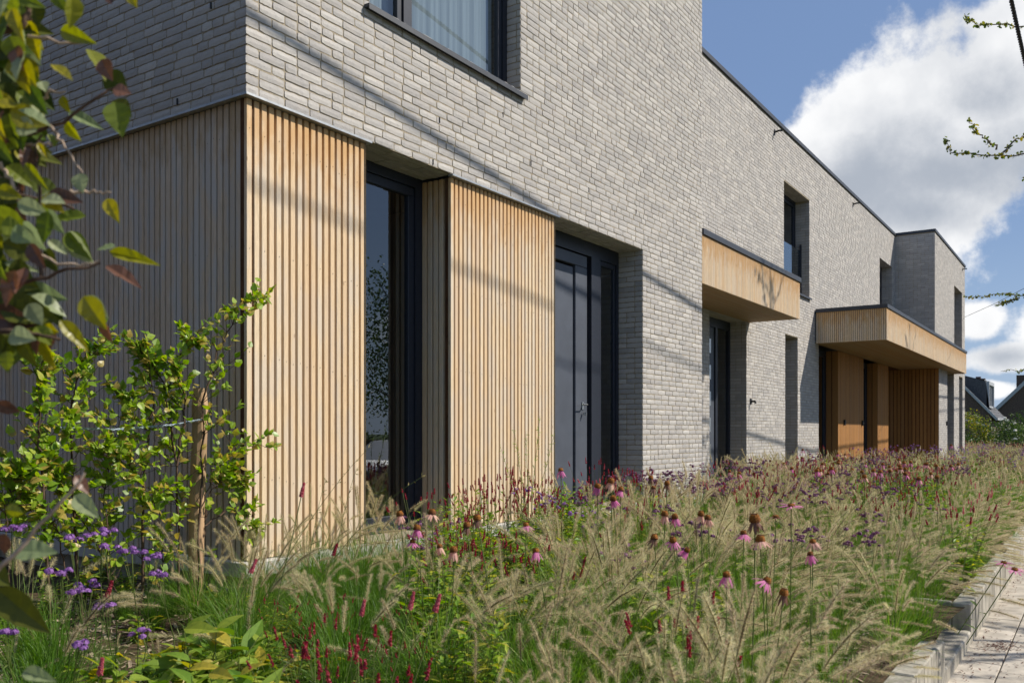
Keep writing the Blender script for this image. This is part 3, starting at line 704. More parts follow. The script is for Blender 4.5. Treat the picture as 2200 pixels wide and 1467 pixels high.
def grass(nb, npl, hb, hp, leanaz, leanamt, lod, fine=False, plen=.17):
    B = MB(); Pm = MB()
    base = np.zeros((nb, 3)); r = np.abs(rng.normal(0, .05, nb)); a = rng.uniform(0, 2*math.pi, nb); base[:, 0] = r*np.cos(a); base[:, 1] = r*np.sin(a); base[:, 2] = -.03
    az = a+rng.normal(0, .5, nb); L = hb*rng.uniform(.55, 1.08, nb); le = np.clip(rng.beta(2, 2, nb)*1.05, .08, .98)
    strips(B, base, az, L, le, rng.uniform(.0022, .0042, nb)*(1.0 if lod == 0 else 1.9), 4 if lod == 0 else 2, rng.uniform(0, .92 if rng.random() > .0 else 1, nb), droop=.45, curl=.3)
    if npl:
        base = np.zeros((npl, 3)); a = rng.uniform(0, 2*math.pi, npl); base[:, 0] = .03*np.cos(a); base[:, 1] = .03*np.sin(a)
        vx = np.cos(a)*.55+math.cos(leanaz)*leanamt+rng.normal(0, .12, npl); vy = np.sin(a)*.55+math.sin(leanaz)*leanamt+rng.normal(0, .12, npl)
        az = np.arctan2(vy, vx); le = np.clip(np.hypot(vx, vy)*rng.uniform(.5, 1.0, npl), .05, .98); L = hp*rng.uniform(.72, 1.1, npl)
        P = strips(Pm, base, az, L, le, np.full(npl, .0018 if lod == 0 else .003), 8, rng.uniform(.2, .5, npl), mat=1, droop=.42, wprof=lambda t: np.ones_like(t))
        for j in range(npl):
            pts = P[j]; seg = np.linalg.norm(np.diff(pts, axis=0), axis=1); cum = np.concatenate([[0], np.cumsum(seg)]); tot = cum[-1]
            pl = plen*rng.uniform(.75, 1.15); ss = np.linspace(tot-pl, tot, 7 if lod == 0 else 4)
            C = np.stack([np.interp(ss, cum, pts[:, q]) for q in range(3)], -1)
            tn = rng.uniform(.0, .95)
            if lod == 0:
                Pm.tube(C, [.001, .002, .0026, .0026, .0022, .0016, .0008], 4, tone=tn, mat=2)
                bristles(Pm, C, 400, .025, .00095, tn, .58); bristles(Pm, C, 90, .011, .002, tn-.1, .7)
            else:
                Pm.tube(C, [.002, .006, .005, .002], 4, tone=tn, mat=0); bristles(Pm, C, 34, .024, .0045, tn)
    return B, Pm
def leafshape(mb, p, d, nrm, L, Wd, tone, mat=0, segs=4, fold=.25, curl=.25, prof='ov'):
    d = np.array(d, float); d /= np.linalg.norm(d); nrm = np.array(nrm, float); s = np.cross(d, nrm); ns = np.linalg.norm(s)
    if ns < 1e-4: s = np.cross(d, (1, 0, 0.3)); ns = np.linalg.norm(s)
    s /= ns; nrm = np.cross(s, d)
    t = np.linspace(0, 1, segs+1)
    w = {'ov': np.sin(np.pi*t**.74)**.9*(1.06-.3*t**2), 'lan': np.sin(np.pi*t**.62)**1.1, 'heart': np.clip(np.sqrt(np.clip(t, 0, 1))*1.9*(1-t)**.8, 0, 1)}[prof]*Wd*.5
    c = np.array(p)+np.outer(t*L, d)-np.outer(curl*L*t**2, nrm)
    V = np.concatenate([c, c+np.outer(w, s)+np.outer(w*fold, nrm), c-np.outer(w, s)+np.outer(w*fold, nrm)]); n = segs+1
    Q = [(i, i+1, n+i+1, n+i) for i in range(segs)]+[(i+1, i, 2*n+i, 2*n+i+1) for i in range(segs)]
    mb.add(V, Q, tone=tone, mat=mat)
def rv(s=1.0): v = rng.normal(size=3); return v/np.linalg.norm(v)*s
def leafy(h, nst, lpb, ll, lw, spread=.16, prof='lan', mat='lgreen', segs=3):
    """bushy perennial: upright stems carrying alternate leaves"""
    Lf, St = MB(), MB(); tips = []
    for i in range(nst):
        az = rng.uniform(0, 6.28); sp = spread*rng.uniform(.2, 1); hh = h*rng.uniform(.65, 1.1)
        t = np.linspace(0, 1, 5); P = np.stack([.3*sp*math.cos(az)+sp*math.cos(az)*t**1.3, .3*sp*math.sin(az)+sp*math.sin(az)*t**1.3, -.03+hh*t], -1); P[1:-1] += rng.normal(0, .008, (3, 3))
        St.tube(P, [.0028, .0025, .002, .0016, .001], 4, tone=rng.uniform(0, .8)); tips.append(P[-1])
        for k in range(lpb):
            f = .12+.88*(k+rng.uniform(0, 1))/lpb; q = P[min(3, int(f*4))]*(1-(f*4) % 1)+P[min(4, int(f*4)+1)]*((f*4) % 1)
            a2 = rng.uniform(0, 6.28); el = rng.uniform(-.1, .75); d = (math.cos(a2)*math.cos(el), math.sin(a2)*math.cos(el), math.sin(el))
            s = (1.1-.5*f)*rng.uniform(.7, 1.2)
            leafshape(Lf, q, d, (rng.normal(0, .3), rng.normal(0, .3), 1), ll*s, lw*s, rng.uniform(0, 1), segs=segs, curl=rng.uniform(.1, .5), prof=prof)
    return Lf, St, tips
def floret_head(mb, c, rad, n, mat=0, sz=.0045):
    d = rng.normal(size=(n, 3)); d[:, 2] = np.abs(d[:, 2])*.8+.0; d /= np.linalg.norm(d, axis=1)[:, None]
    C = np.array(c)+d*rad*np.array([1, 1, .85])*rng.uniform(.75, 1.05, (n, 1)); a = np.cross(d, rng.normal(size=(n, 3))); a /= np.linalg.norm(a, axis=1)[:, None]; b = np.cross(d, a)
    s = sz*rng.uniform(.7, 1.2, (n, 1)); V = np.stack([C-a*s-b*s, C+a*s-b*s, C+a*s+b*s+d*s*.5, C-a*s+b*s+d*s*.3], 1).reshape(-1, 3)
    mb.add(V, np.arange(4*n).reshape(-1, 4), tone=np.repeat(rng.uniform(0, 1, n), 4), mat=mat)
def verbena(h, nst, heads, fl, rad=.021):
    St, Fl, Lf = MB(), MB(), MB()
    for i in range(nst):
        az = rng.uniform(0, 6.28); sp = .17*rng.uniform(.2, 1); hh = h*rng.uniform(.7, 1.1); top = np.array([sp*1.3*math.cos(az), sp*1.3*math.sin(az), hh*.72])
        P = np.array([(0, 0, -.03), top*(.5, .5, .5), top]); St.tube(P, [.0024, .002, .0017], 4, tone=.3)
        for k in range(rng.integers(2, heads+1)):
            e = top+np.array([rng.normal(0, .055), rng.normal(0, .055), rng.uniform(.08, .3)*h]); mid = (top+e)/2+rv(.008)
            St.tube([top, mid, e], [.0014, .0012, .001], 3, tone=.3)
            for s in range(rng.integers(1, 4)):
                c = e+np.array([rng.normal(0, rad*.8), rng.normal(0, rad*.8), rng.normal(0, rad*.3)]); floret_head(Fl, c, rad*rng.uniform(.6, 1.1), fl)
        for k in range(4):
            f = rng.uniform(.1, .8); a2 = rng.uniform(0, 6.28); leafshape(Lf, top*f, (math.cos(a2), math.sin(a2), .4), (0, 0, 1), .07, .014, rng.uniform(0, 1), segs=2, prof='lan')
    return St, Fl, Lf
def spikes(nsp, h, slen, srad, nfl, spread=.2, sz=.0035):
    St, Fl = MB(), MB()
    for i in range(nsp):
        az = rng.uniform(0, 6.28); sp = spread*rng.uniform(.1, 1); hh = h*rng.uniform(.7, 1.1); tip = np.array([sp*1.5*math.cos(az), sp*1.5*math.sin(az), hh])
        P = np.array([(sp*.3*math.cos(az), sp*.3*math.sin(az), -.02), tip*(.6, .6, .55), tip]); St.tube(P, [.0018, .0014, .001], 3, tone=.6)
        d = P[2]-P[1]; d /= np.linalg.norm(d); n = nfl; t = rng.uniform(0, 1, n); L = slen*rng.uniform(.6, 1.2)
        r = rng.normal(size=(n, 3)); r -= d*(r@d)[:, None]; r /= np.linalg.norm(r, axis=1)[:, None]
        C = tip-d*L*.3+d*(t*L)[:, None]+r*(srad*(1-t*.75))[:, None]; a = np.cross(r, rng.normal(size=(n, 3))); a /= np.linalg.norm(a, axis=1)[:, None]; b = np.cross(r, a); s = sz*rng.uniform(.7, 1.3, (n, 1))
        V = np.stack([C-a*s, C-b*s+r*s, C+a*s+r*s*.5, C+b*s], 1).reshape(-1, 3); Fl.add(V, np.arange(4*n).reshape(-1, 4), tone=np.repeat(rng.uniform(0, 1, n), 4))
        Fl.tube(np.array([tip-d*L*.3, tip+d*L*.2, tip+d*L*.7]), [srad*.5, srad*.6, srad*.15], 4, tone=.1)
    return St, Fl
# shared variants
WIND = R(-25)            # plumes lean along the house and a little towards the street
GV = []; GVl = []
PM = [M['plume'], M['stem'], M['plumec']]
for i in range(7):
    lean = (.15, .3, .55)[i % 3]; B, Pm = grass(290, (18, 11, 15, 7, 18, 12, 20)[i], .52, .71, WIND+rng.normal(0, .4), lean, 0); GV.append((B.mesh('blades', M['blade']), Pm.mesh('plumes', PM)))
for i in range(4):
    B, Pm = grass(280, 12, .48, .66, R(-48), .62, 0); GVl.append((B.mesh('blades', M['blade']), Pm.mesh('plumes', PM)))
GG = []
for i in range(4):
    B, Pm = grass(300, 4, .46, .58, WIND, .3, 0); GG.append((B.mesh('blades', M['bladed']), Pm.mesh('plumes', PM)))
GF = []
for i in range(6):
    B, Pm = grass(95, 9, .50, .70, WIND+rng.normal(0, .3), .4, 1); GF.append((B.arrays(), Pm.arrays()))
VB = []
for i in range(5):
    a, b, c = verbena(.62, 4, 4, 24, .017); VB.append((a.mesh('stems', M['stem']), b.mesh('flower_heads', M['verb'] if i < 3 else M['verbd']), c.mesh('leaves', M['lgreen'])))
LV = []
for i in range(5):
    a, b, _ = leafy(.48, 14, 16, .095, .032); LV.append((b.mesh('stems', M['stem']), a.mesh('leaves', M['lgreen'])))
BLV = []
for i in range(4):
    a, b, _ = leafy(.22, 9, 7, .15, .058, .13, 'ov', segs=5); BLV.append((b.mesh('stems', M['stem']), a.mesh('leaves', M['lyel'])))
RP = []
for i in range(6):
    a, b, _ = leafy(.36, 9, 10, .085, .03); s, f = spikes(15, .62, .052, .0052, 46); RP.append((s.mesh('stems', M['stem']), f.mesh('flower_spikes', M['red'] if i < 3 else M['pink']), a.mesh('leaves', M['lgreen'])))
# coneflowers
def cone_mesh(r, h):
    mb = MB(); n = 9; V = []; Q = []; k = 16
    for i in range(n):
        f = i/(n-1); rr = r*math.cos(f*math.pi/2)**.7; zz = h*math.sin(f*math.pi/2)
        for j in range(k):
            a = (j+.5*(i % 2))*2*math.pi/k; s = 1+.13*((j+i) % 2); V.append((rr*s*math.cos(a), rr*s*math.sin(a), zz*(1+.03*((j+i) % 2))))
    for i in range(n-1):
        for j in range(k): Q.append((i*k+j, i*k+(j+1) % k, (i+1)*k+(j+1) % k, (i+1)*k+j))
    mb.add(V, Q, tone=np.repeat(np.linspace(.1, .95, n), k)); bristles(mb, np.array([(0, 0, 0), (0, 0, h*.5), (0, 0, h*.95)]), 130, r*1.35, .0022, .8, .35)
    return mb.mesh('cone', M['cone'])
CM = [cone_mesh(.015, .021), cone_mesh(.018, .027)]
def petal_mesh(mat, droop):
    mb = MB(); t = np.linspace(0, 1, 5); w = np.array([.004, .009, .0105, .009, .003]); L = .040
    c = np.stack([.010+L*t*math.cos(droop), 0*t, .003-L*(t*math.sin(droop)+.25*t**2)], -1)
    V = np.concatenate([c+np.stack([0*t, w/2*1.0, 0*t-.0012], -1), c+(0, 0, .0006), c+np.stack([0*t, -w/2, 0*t-.0012], -1)]); n = 5
    mb.add(V, [(a*n+i, a*n+i+1, (a+1)*n+i+1, (a+1)*n+i) for a in (0, 1) for i in range(4)], tone=rng.uniform(0, 1)); return mb.mesh('petal', mat)
PT = {(k, dd): petal_mesh(M[k], a) for k in ('petal', 'petalp', 'petaln') for dd, a in (('d', 1.05), ('m', .55), ('f', -.12))}
def coneflower(p, base, kind='petal', droop='d', big=0, label='', s=1.0, tilt=(0, 0), near=True, np_=13):
    t = thing('coneflower', label, 'flower', tuple(base), 0, 'coneflowers in the flower bed')
    p = np.array(p)-np.array(base); t_ = np.linspace(0, 1, 6); P = np.outer(t_, p); P[1:-1, 0] += .018*np.sin(t_[1:-1]*3.1)
    mb = MB(); mb.tube(P, .0026*s, 5, tone=.4)
    for q in range(3):
        a = rng.uniform(0, 6.28); leafshape(mb, P[1+q % 2], (math.cos(a), math.sin(a), .5), (0, 0, 1), .09, .025, .4, prof='lan')
    part('stem', mb, M['stem'], t)
    rot = (tilt[0], tilt[1], rng.uniform(0, 6))
    link('cone', CM[big], t, tuple(p), rot, (s, s, s*(.65 if droop == 'f' else 1)))
    E = Matrix.Translation(tuple(p)) @ Matrix.Rotation(rot[1], 4, 'Y') @ Matrix.Rotation(rot[0], 4, 'X')
    for q in range(np_):
        o = link('petal', PT[(kind, droop)], t)
        o.matrix_local = E @ Matrix.Rotation(2*math.pi*q/np_+rng.uniform(-.12, .12), 4, 'Z') @ Matrix.Rotation(rng.uniform(-.2, .2), 4, 'Y') @ Matrix.Scale(s*rng.uniform(.85, 1.1), 4)
    return t
# ------------------------------------------------------------ planting
def zone(x, y):
    if x < -1.6: return 'in the near corner'
    if x < .6: return 'by the slatted corner'
    if x < 2.1: return 'before the tall window' if y > -1.9 else 'before the steps'
    if x < 3.9: return 'before the second slatted panel' if y > -1.9 else 'beside the steps'
    if x < 7.6: return 'before the front door' if y > -1.9 else 'beyond the steps'
    if x < 13: return 'below the first canopy' if y > -1.5 else 'midway along the pavement'
    if x < 22: return 'before the entrance recess' if y > -1.8 else 'far along the pavement'
    return 'at the far end'
def side(y): return 'nearest the wall' if y > -1.2 else ('nearest the pavement' if y < -2.5 else 'mid bed')
def plant(kind, names, meshes, x, y, label, cat, grp, s=1.0, rz=None, lean=(0, 0)):
    t = thing(kind, label, cat, (x, y, gz(x, y)), random.uniform(0, 6.28) if rz is None else rz, grp)
    t.rotation_euler = (lean[0], lean[1], t.rotation_euler.z); t.scale = (s, s, s*random.uniform(.9, 1.08))
    for n, me in zip(names, meshes): link(n, me, t, kind='stuff')
    return t
cnts = dict(g=0, v=0, l=0, r=0); far = {'b': MB(), 'p': MB()}
def put_grass(x, y, D, kind):
    z_ = zone(x, y); sd = side(y)
    if kind == 'far' or cnts['g'] >= 290:
        B, Pm = random.choice(GF); m = rotM(0, 0, random.uniform(-.5, .5)+0, random.uniform(.85, 1.15), (x, y, gz(x, y))); far['b'].inst(B, m, random.uniform(-.15, .15)); far['p'].inst(Pm, m, random.uniform(-.2, .2)); return
    cnts['g'] += 1
    if kind == 'green': plant('green_grass', ('blades', 'plumes'), random.choice(GG), x, y, f'bright green grass tuft {z_}, {sd}', 'ornamental grass', 'fine green grass tufts', random.uniform(.85, 1.1))
    elif kind == 'lean': plant('fountain_grass', ('blades', 'plumes'), random.choice(GVl), x, y, f'bending fountain grass {z_}, {sd}', 'ornamental grass', 'fountain grass clumps', random.uniform(.85, 1.05), rz=random.uniform(-.35, .35))
    else: plant('fountain_grass', ('blades', 'plumes'), random.choice(GV), x, y, f'buff fountain grass {z_}, {sd}', 'ornamental grass', 'fountain grass clumps', random.choice((.8, .95, 1.05, 1.2)), rz=random.uniform(-.7, .7))
pts = []
x = -3.2
while x < 46:
    st = .26 if x < 6 else (.33 if x < 14 else .46)
    y = -3.50
    while y < (-.22 if x < 9.6 else (.7 if x < 25.6 else -.45 if x < 33.2 else 2.2)):
        pts.append((x+random.uniform(-.5, .5)*st, y+random.uniform(-.45, .45)*st)); y += st
    x += st
pts = [p for p in pts if p[1] > -3.60]
pts.sort(key=lambda p: proj((p[0], p[1], 0))[2])
for (x, y) in pts:
    u, v, D = proj((x, y, .12))
    if D < 2.35 or u < -150 or u > 2500: continue
    gr = gz(x, y); ug, vg, _ = proj((x, y, gr)); rr = random.random()
    kind = None
    if D > 17: kind = 'far'
    if x < -.15 and y > -.4: continue
    if u < 640:                                   # mulch corner
        if rr < .30 and vg > 1250: kind = 'green' if rr < .12 else 'sparse'
        elif rr > .93 and v < 1330: kind = 'g'
        else: continue
    elif u < 900 and v > 1110:
        if v < 1330: kind = 'green' if rr < .8 else None
        else: kind = ('g' if rr < .3 else ('l' if rr < .5 else ('r' if rr < .6 else None))) if u > 760 else ('l' if rr < .12 else ('r' if rr < .25 else None))
    elif u < 900: kind = 'r' if rr < .55 else 'g'
    elif u < 1210 and v < 1215: kind = 'l' if rr < .45 else ('r' if rr < .9 else 'v')
    elif u < 1080 and v < 1290 : kind = 'l' if rr < .45 else 'g'
    elif u < 1500 and v < 1105: kind = 'v' if rr < .42 else ('l' if rr < .8 else ('r' if rr < .86 else 'g'))
    elif D < 17:
        kind = 'g'
        if 1500 < u < 1900 and 1010 < v < 1110: kind = 'g' if rr < .60 else ('v' if rr < .74 else ('r' if rr < .87 else 'l'))
        elif 1380 < u < 1900 and v < 1010: kind = 'g' if rr < .85 or y > -.9 else ('v' if rr < .93 else 'r')
        elif 1650 < u < 1960 and 1150 < v < 1330: kind = 'v' if rr < .26 else 'g'
        elif 1450 < u < 1900 and 1090 < v < 1250: kind = 'v' if rr < .14 else ('l' if rr < .30 else ('r' if rr < .38 else 'g'))
        elif rr < .05: kind = 'v'
        elif rr < .17: kind = 'l'
        elif rr < .22: kind = 'r'
        if kind == 'g' and y < -2.75 and x > -.6: kind = 'lean'
        if kind == 'g' and y < -1.9 and u > 1800 and rr > .82: kind = 'green'
        if kind in ('g', 'lean') and 880 < u < 1120 and v > 1340 and rr > .6: kind = None
    drift = math.sin(x*.95+y*.7+1.3)+math.sin(x*.41-y*1.55)+.6*math.sin(x*2.1+y*2.9)      # the bed is planted in drifts
    if kind == 'g' and u > 1180 and D < 17 and drift > .95: kind = 'r' if rr > .62 else ('l' if rr > .3 else 'v')
    elif kind in ('l', 'r', 'v') and u > 1500 and drift < -.2 and D < 17: kind = 'g'
    if 1180 < u < 2080 and 965 < v < 1110 and D < 17 and y < -.5 and kind == 'g' and random.random() < .50: kind = random.choice('vvrr')
    if kind in ('g', 'lean', 'green') and x < 4.6 and y < -3.25 and random.random() < .6: kind = None
    if kind is None: continue
    if kind == 'far':
        if rr < (.80 if v > 962 else .92): put_grass(x, y, D, 'far')
        elif cnts['v'] < 170 and rr < .96: cnts['v'] += 1; plant('verbena', ('stems', 'flower_heads', 'leaves'), random.choice(VB), x, y, f'violet verbena {zone(x, y)}, {side(y)}', 'flowering plant', 'verbena plants', 1.05)
        elif cnts['r'] < 190: cnts['r'] += 1; plant('knotweed', ('stems', 'flower_spikes', 'leaves'), random.choice(RP), x, y, f'pink spiked knotweed {zone(x, y)}, {side(y)}', 'flowering plant', 'red spiked knotweed', 1.0)
    elif kind in ('g', 'green', 'lean'): put_grass(x, y, D, kind)
    elif kind == 'sparse':
        plant('green_grass', ('blades', 'plumes'), random.choice(GG), x, y, 'thin grass tuft rising from bare mulch', 'ornamental grass', 'fine green grass tufts', .55)
    elif kind == 'v': cnts['v'] += 1; plant('verbena', ('stems', 'flower_heads', 'leaves'), random.choice(VB if u < 1250 else VB[3:]), x, y, f'verbena {zone(x, y)}, {side(y)}', 'flowering plant', 'verbena plants', random.uniform(.85, 1.1) if u < 1250 else random.uniform(.95, 1.12))
    elif kind == 'l': cnts['l'] += 1; plant('leafy_perennial', ('stems', 'leaves'), random.choice(LV), x, y, f'green leafy perennial {zone(x, y)}, {side(y)}', 'plant', 'leafy perennials', random.uniform(.85, 1.2))
    elif kind == 'r':
        cnts['r'] += 1; red = u < 1300; plant('knotweed', ('stems', 'flower_spikes', 'leaves'), random.choice(RP[:3] if red else RP), x, y, f'{"crimson" if red else "pink"} spiked knotweed {zone(x, y)}, {side(y)}', 'flowering plant', 'red spiked knotweed', random.uniform(.8, 1.0) if u < 1250 else random.uniform(.92, 1.08))
mb = far['b']; link('distant_grass_blades', mb.mesh('distant_grass_blades', M['blade']), kind='stuff'); link('distant_grass_plumes', far['p'].mesh('distant_grass_plumes', PM), kind='stuff')
# verbena against the mulch, lower left: heads placed one by one
for i, (u, v, D) in enumerate([(25, 1140, 3.3), (152, 1163, 3.3), (218, 1148, 3.4), (235, 1182, 3.4), (283, 1190, 3.4), (322, 1200, 3.5), (345, 1240, 3.5), (133, 1235, 3.1), (198, 1262, 3.4), (160, 1278, 3.2), (228, 1310, 3.2), (170, 1395, 3.0), (305, 1365, 3.4), (12, 1365, 2.9), (20, 1300, 3.0)]):
    e = atD(u, v, D); b = np.array([e[0]+.08*math.sin(i*2.2)+.1, e[1]+.12+.06*math.cos(i*1.7), 0]); b[2] = gz(b[0], b[1])
    t = thing('verbena', f'single violet verbena on a wiry stalk at lower left', 'flowering plant', tuple(b), 0, 'single verbena stalks'); p = e-b
    s = MB(); P = np.outer(np.linspace(0, 1, 5), p); P[2] += (.02, .01, 0); s.tube(P, [.003, .0026, .0022, .002, .0018], 5, tone=.3)
    f = MB()
    for k in range(5):
        q = p+np.array([rng.normal(0, .018), rng.normal(0, .018), rng.uniform(.0, .02)]); s.tube([P[3], (P[3]+q)/2+(0, 0, -.01), q], .0011, 3, tone=.3); floret_head(f, q, .015, 34, sz=.0038)
    for k in range(3): a = rng.uniform(0, 6.28); leafshape(s, P[1+k % 3], (math.cos(a), math.sin(a), .3), (0, 0, 1), .07, .008, .4, prof='lan')
    part('stem', s, M['stem'], t); part('flower_head', f, M['verb'], t, kind='stuff')
# broad-leaved yellowing plants, lower left
for i, (u, v, D, s) in enumerate([(330, 1475, 3.35, 1.1), (430, 1440, 3.5, 1.25), (395, 1500, 3.2, 1.1), (520, 1470, 3.5, 1.05), (600, 1440, 3.7, .9), (250, 1500, 3.3, .9), (690, 1440, 3.8, .7), (540, 1370, 4.0, .7), (650, 1290, 4.6, .7), (480, 1505, 3.2, 1.0)]):
    p = atD(u, v, D); x, y = p[0], p[1]; me = BLV[i % 4]
    plant('knotweed', ('stems', 'leaves'), me, x, y, 'broad yellow green leaves on the mulch', 'plant', 'broad leaved knotweed at the lower left', s*1.25)
for i, (x, y, q) in enumerate([(.25, -.35, 'g'), (.62, -.42, 'g'), (.95, -.38, 'g'), (-.12, -.30, 'g'), (.45, -.75, 'n'), (.85, -.8, 'n'), (.1, -.62, 'n'), (.7, -1.15, 'n'), (.35, -1.05, 'n'), (1.15, -.95, 'n'), (-.2, -.75, 'g'), (.02, -1.1, 'n'), (-.45, -.62, 'g'), (-.62, -.35, 'g'), (-.75, -.9, 'g')]):
    plant('fountain_grass' if q == 'g' else 'green_grass', ('blades', 'plumes'), random.choice(GV if q == 'g' else GG), x, y, 'fountain grass with plumes leaning on the pale corner slats' if q == 'g' else 'dense fine green grass below the corner slats', 'ornamental grass', 'grasses under the corner slats', 1.12 if q == 'g' and x > 0 else .95, rz=random.uniform(-.5, .5))
for i in range(34):
    u, v = rng.uniform(-40, 700), rng.uniform(1260, 1500); p = onZ(u, v, -.3); q = ('l', 'b', 'n')[i % 3]
    if p[0] > -.1 and p[1] > -.2 or np.linalg.norm(p[:2]-CAM[:2]) < 2.9: continue
    plant({'l': 'leafy_perennial', 'b': 'knotweed', 'n': 'green_grass'}[q], {'l': ('stems', 'leaves'), 'b': ('stems', 'leaves'), 'n': ('blades', 'plumes')}[q], random.choice({'l': LV, 'b': BLV, 'n': GG}[q]), p[0], p[1], {'l': 'small leafy green plant on the shaded mulch', 'b': 'small broad leaved plant on the shaded mulch', 'n': 'thin grass tuft on the shaded mulch'}[q], 'plant', 'low plants on the mulch', {'l': .5, 'b': .75, 'n': .6}[q]*random.uniform(.8, 1.15))
# low crimson spikes on the mulch
for i, (u, v, D) in enumerate([(640, 1420, 3.6), (705, 1380, 3.9), (760, 1440, 3.5), (820, 1400, 3.6), (900, 1440, 3.4), (600, 1360, 4.2), (735, 1330, 4.2), (870, 1340, 4.0)]):
    p = atD(u, v, D); plant('knotweed', ('stems', 'flower_spikes', 'leaves'), RP[i % 3], p[0], p[1], 'small crimson knotweed on the mulch', 'flowering plant', 'small crimson knotweed on the mulch', .48)
# single pink pokers
for i, (u, v, D, tl) in enumerate([(650, 1052, 3.9, .6), (545, 1215, 3.8, .8), (217, 1430, 2.9, 0), (235, 1265, 3.2, .5), (885, 1290, 3.1, .4), (940, 1295, 3.0, .6), (780, 1305, 3.3, .2), (655, 1395, 3.2, .1), (720, 1180, 4.4, .6)]):
    e = atD(u, v, D); b = np.array([e[0]-.25*tl, e[1]+.1, 0]); b[2] = gz(b[0], b[1]); t = thing('knotweed', f'single rose pink poker of knotweed, number {i}' if False else ['pink poker flower leaning against the pale slats of the corner', 'pink poker flower lying across the concrete plinth', 'upright pink poker flower low in the left foreground', 'dark red poker flower among the violet verbena', 'plump pink poker flower over the mulch, left of a pair', 'plump pink poker flower over the mulch, right of a pair', 'slender pink poker flower beside the green grass tuft', 'small crimson poker flower on the mulch', 'thin red poker flower before the window corner'][i], 'flower', tuple(b))
    p = e-b; s = MB(); P = np.outer(np.linspace(0, 1, 5), p); P[1:3, 2] += .05*tl; s.tube(P, .0022, 5, tone=.4); part('stem', s, M['stem'], t)
    d = P[4]-P[3]; d /= np.linalg.norm(d); f = MB(); n = 240; r = rng.normal(size=(n, 3)); r -= d*(r@d)[:, None]; r /= np.linalg.norm(r, axis=1)[:, None]; tt = rng.uniform(0, 1, n); L = .062
    C = p-d*L*.5+d*(tt*L)[:, None]+r*(.0085*(1-tt*.6))[:, None]; a = np.cross(r, rng.normal(size=(n, 3))); a /= np.linalg.norm(a, axis=1)[:, None]; bb = np.cross(r, a); q = .003
    f.add(np.stack([C-a*q, C-bb*q+r*q, C+a*q, C+bb*q], 1).reshape(-1, 3), np.arange(4*n).reshape(-1, 4), tone=np.repeat(rng.uniform(0, 1, n), 4)); f.tube([p-d*L*.5, p+d*L*.2, p+d*L*.5], [.005, .006, .002], 5); part('flower_spike', f, M['red'] if i in (3, 7, 8) else M['pink'], t)
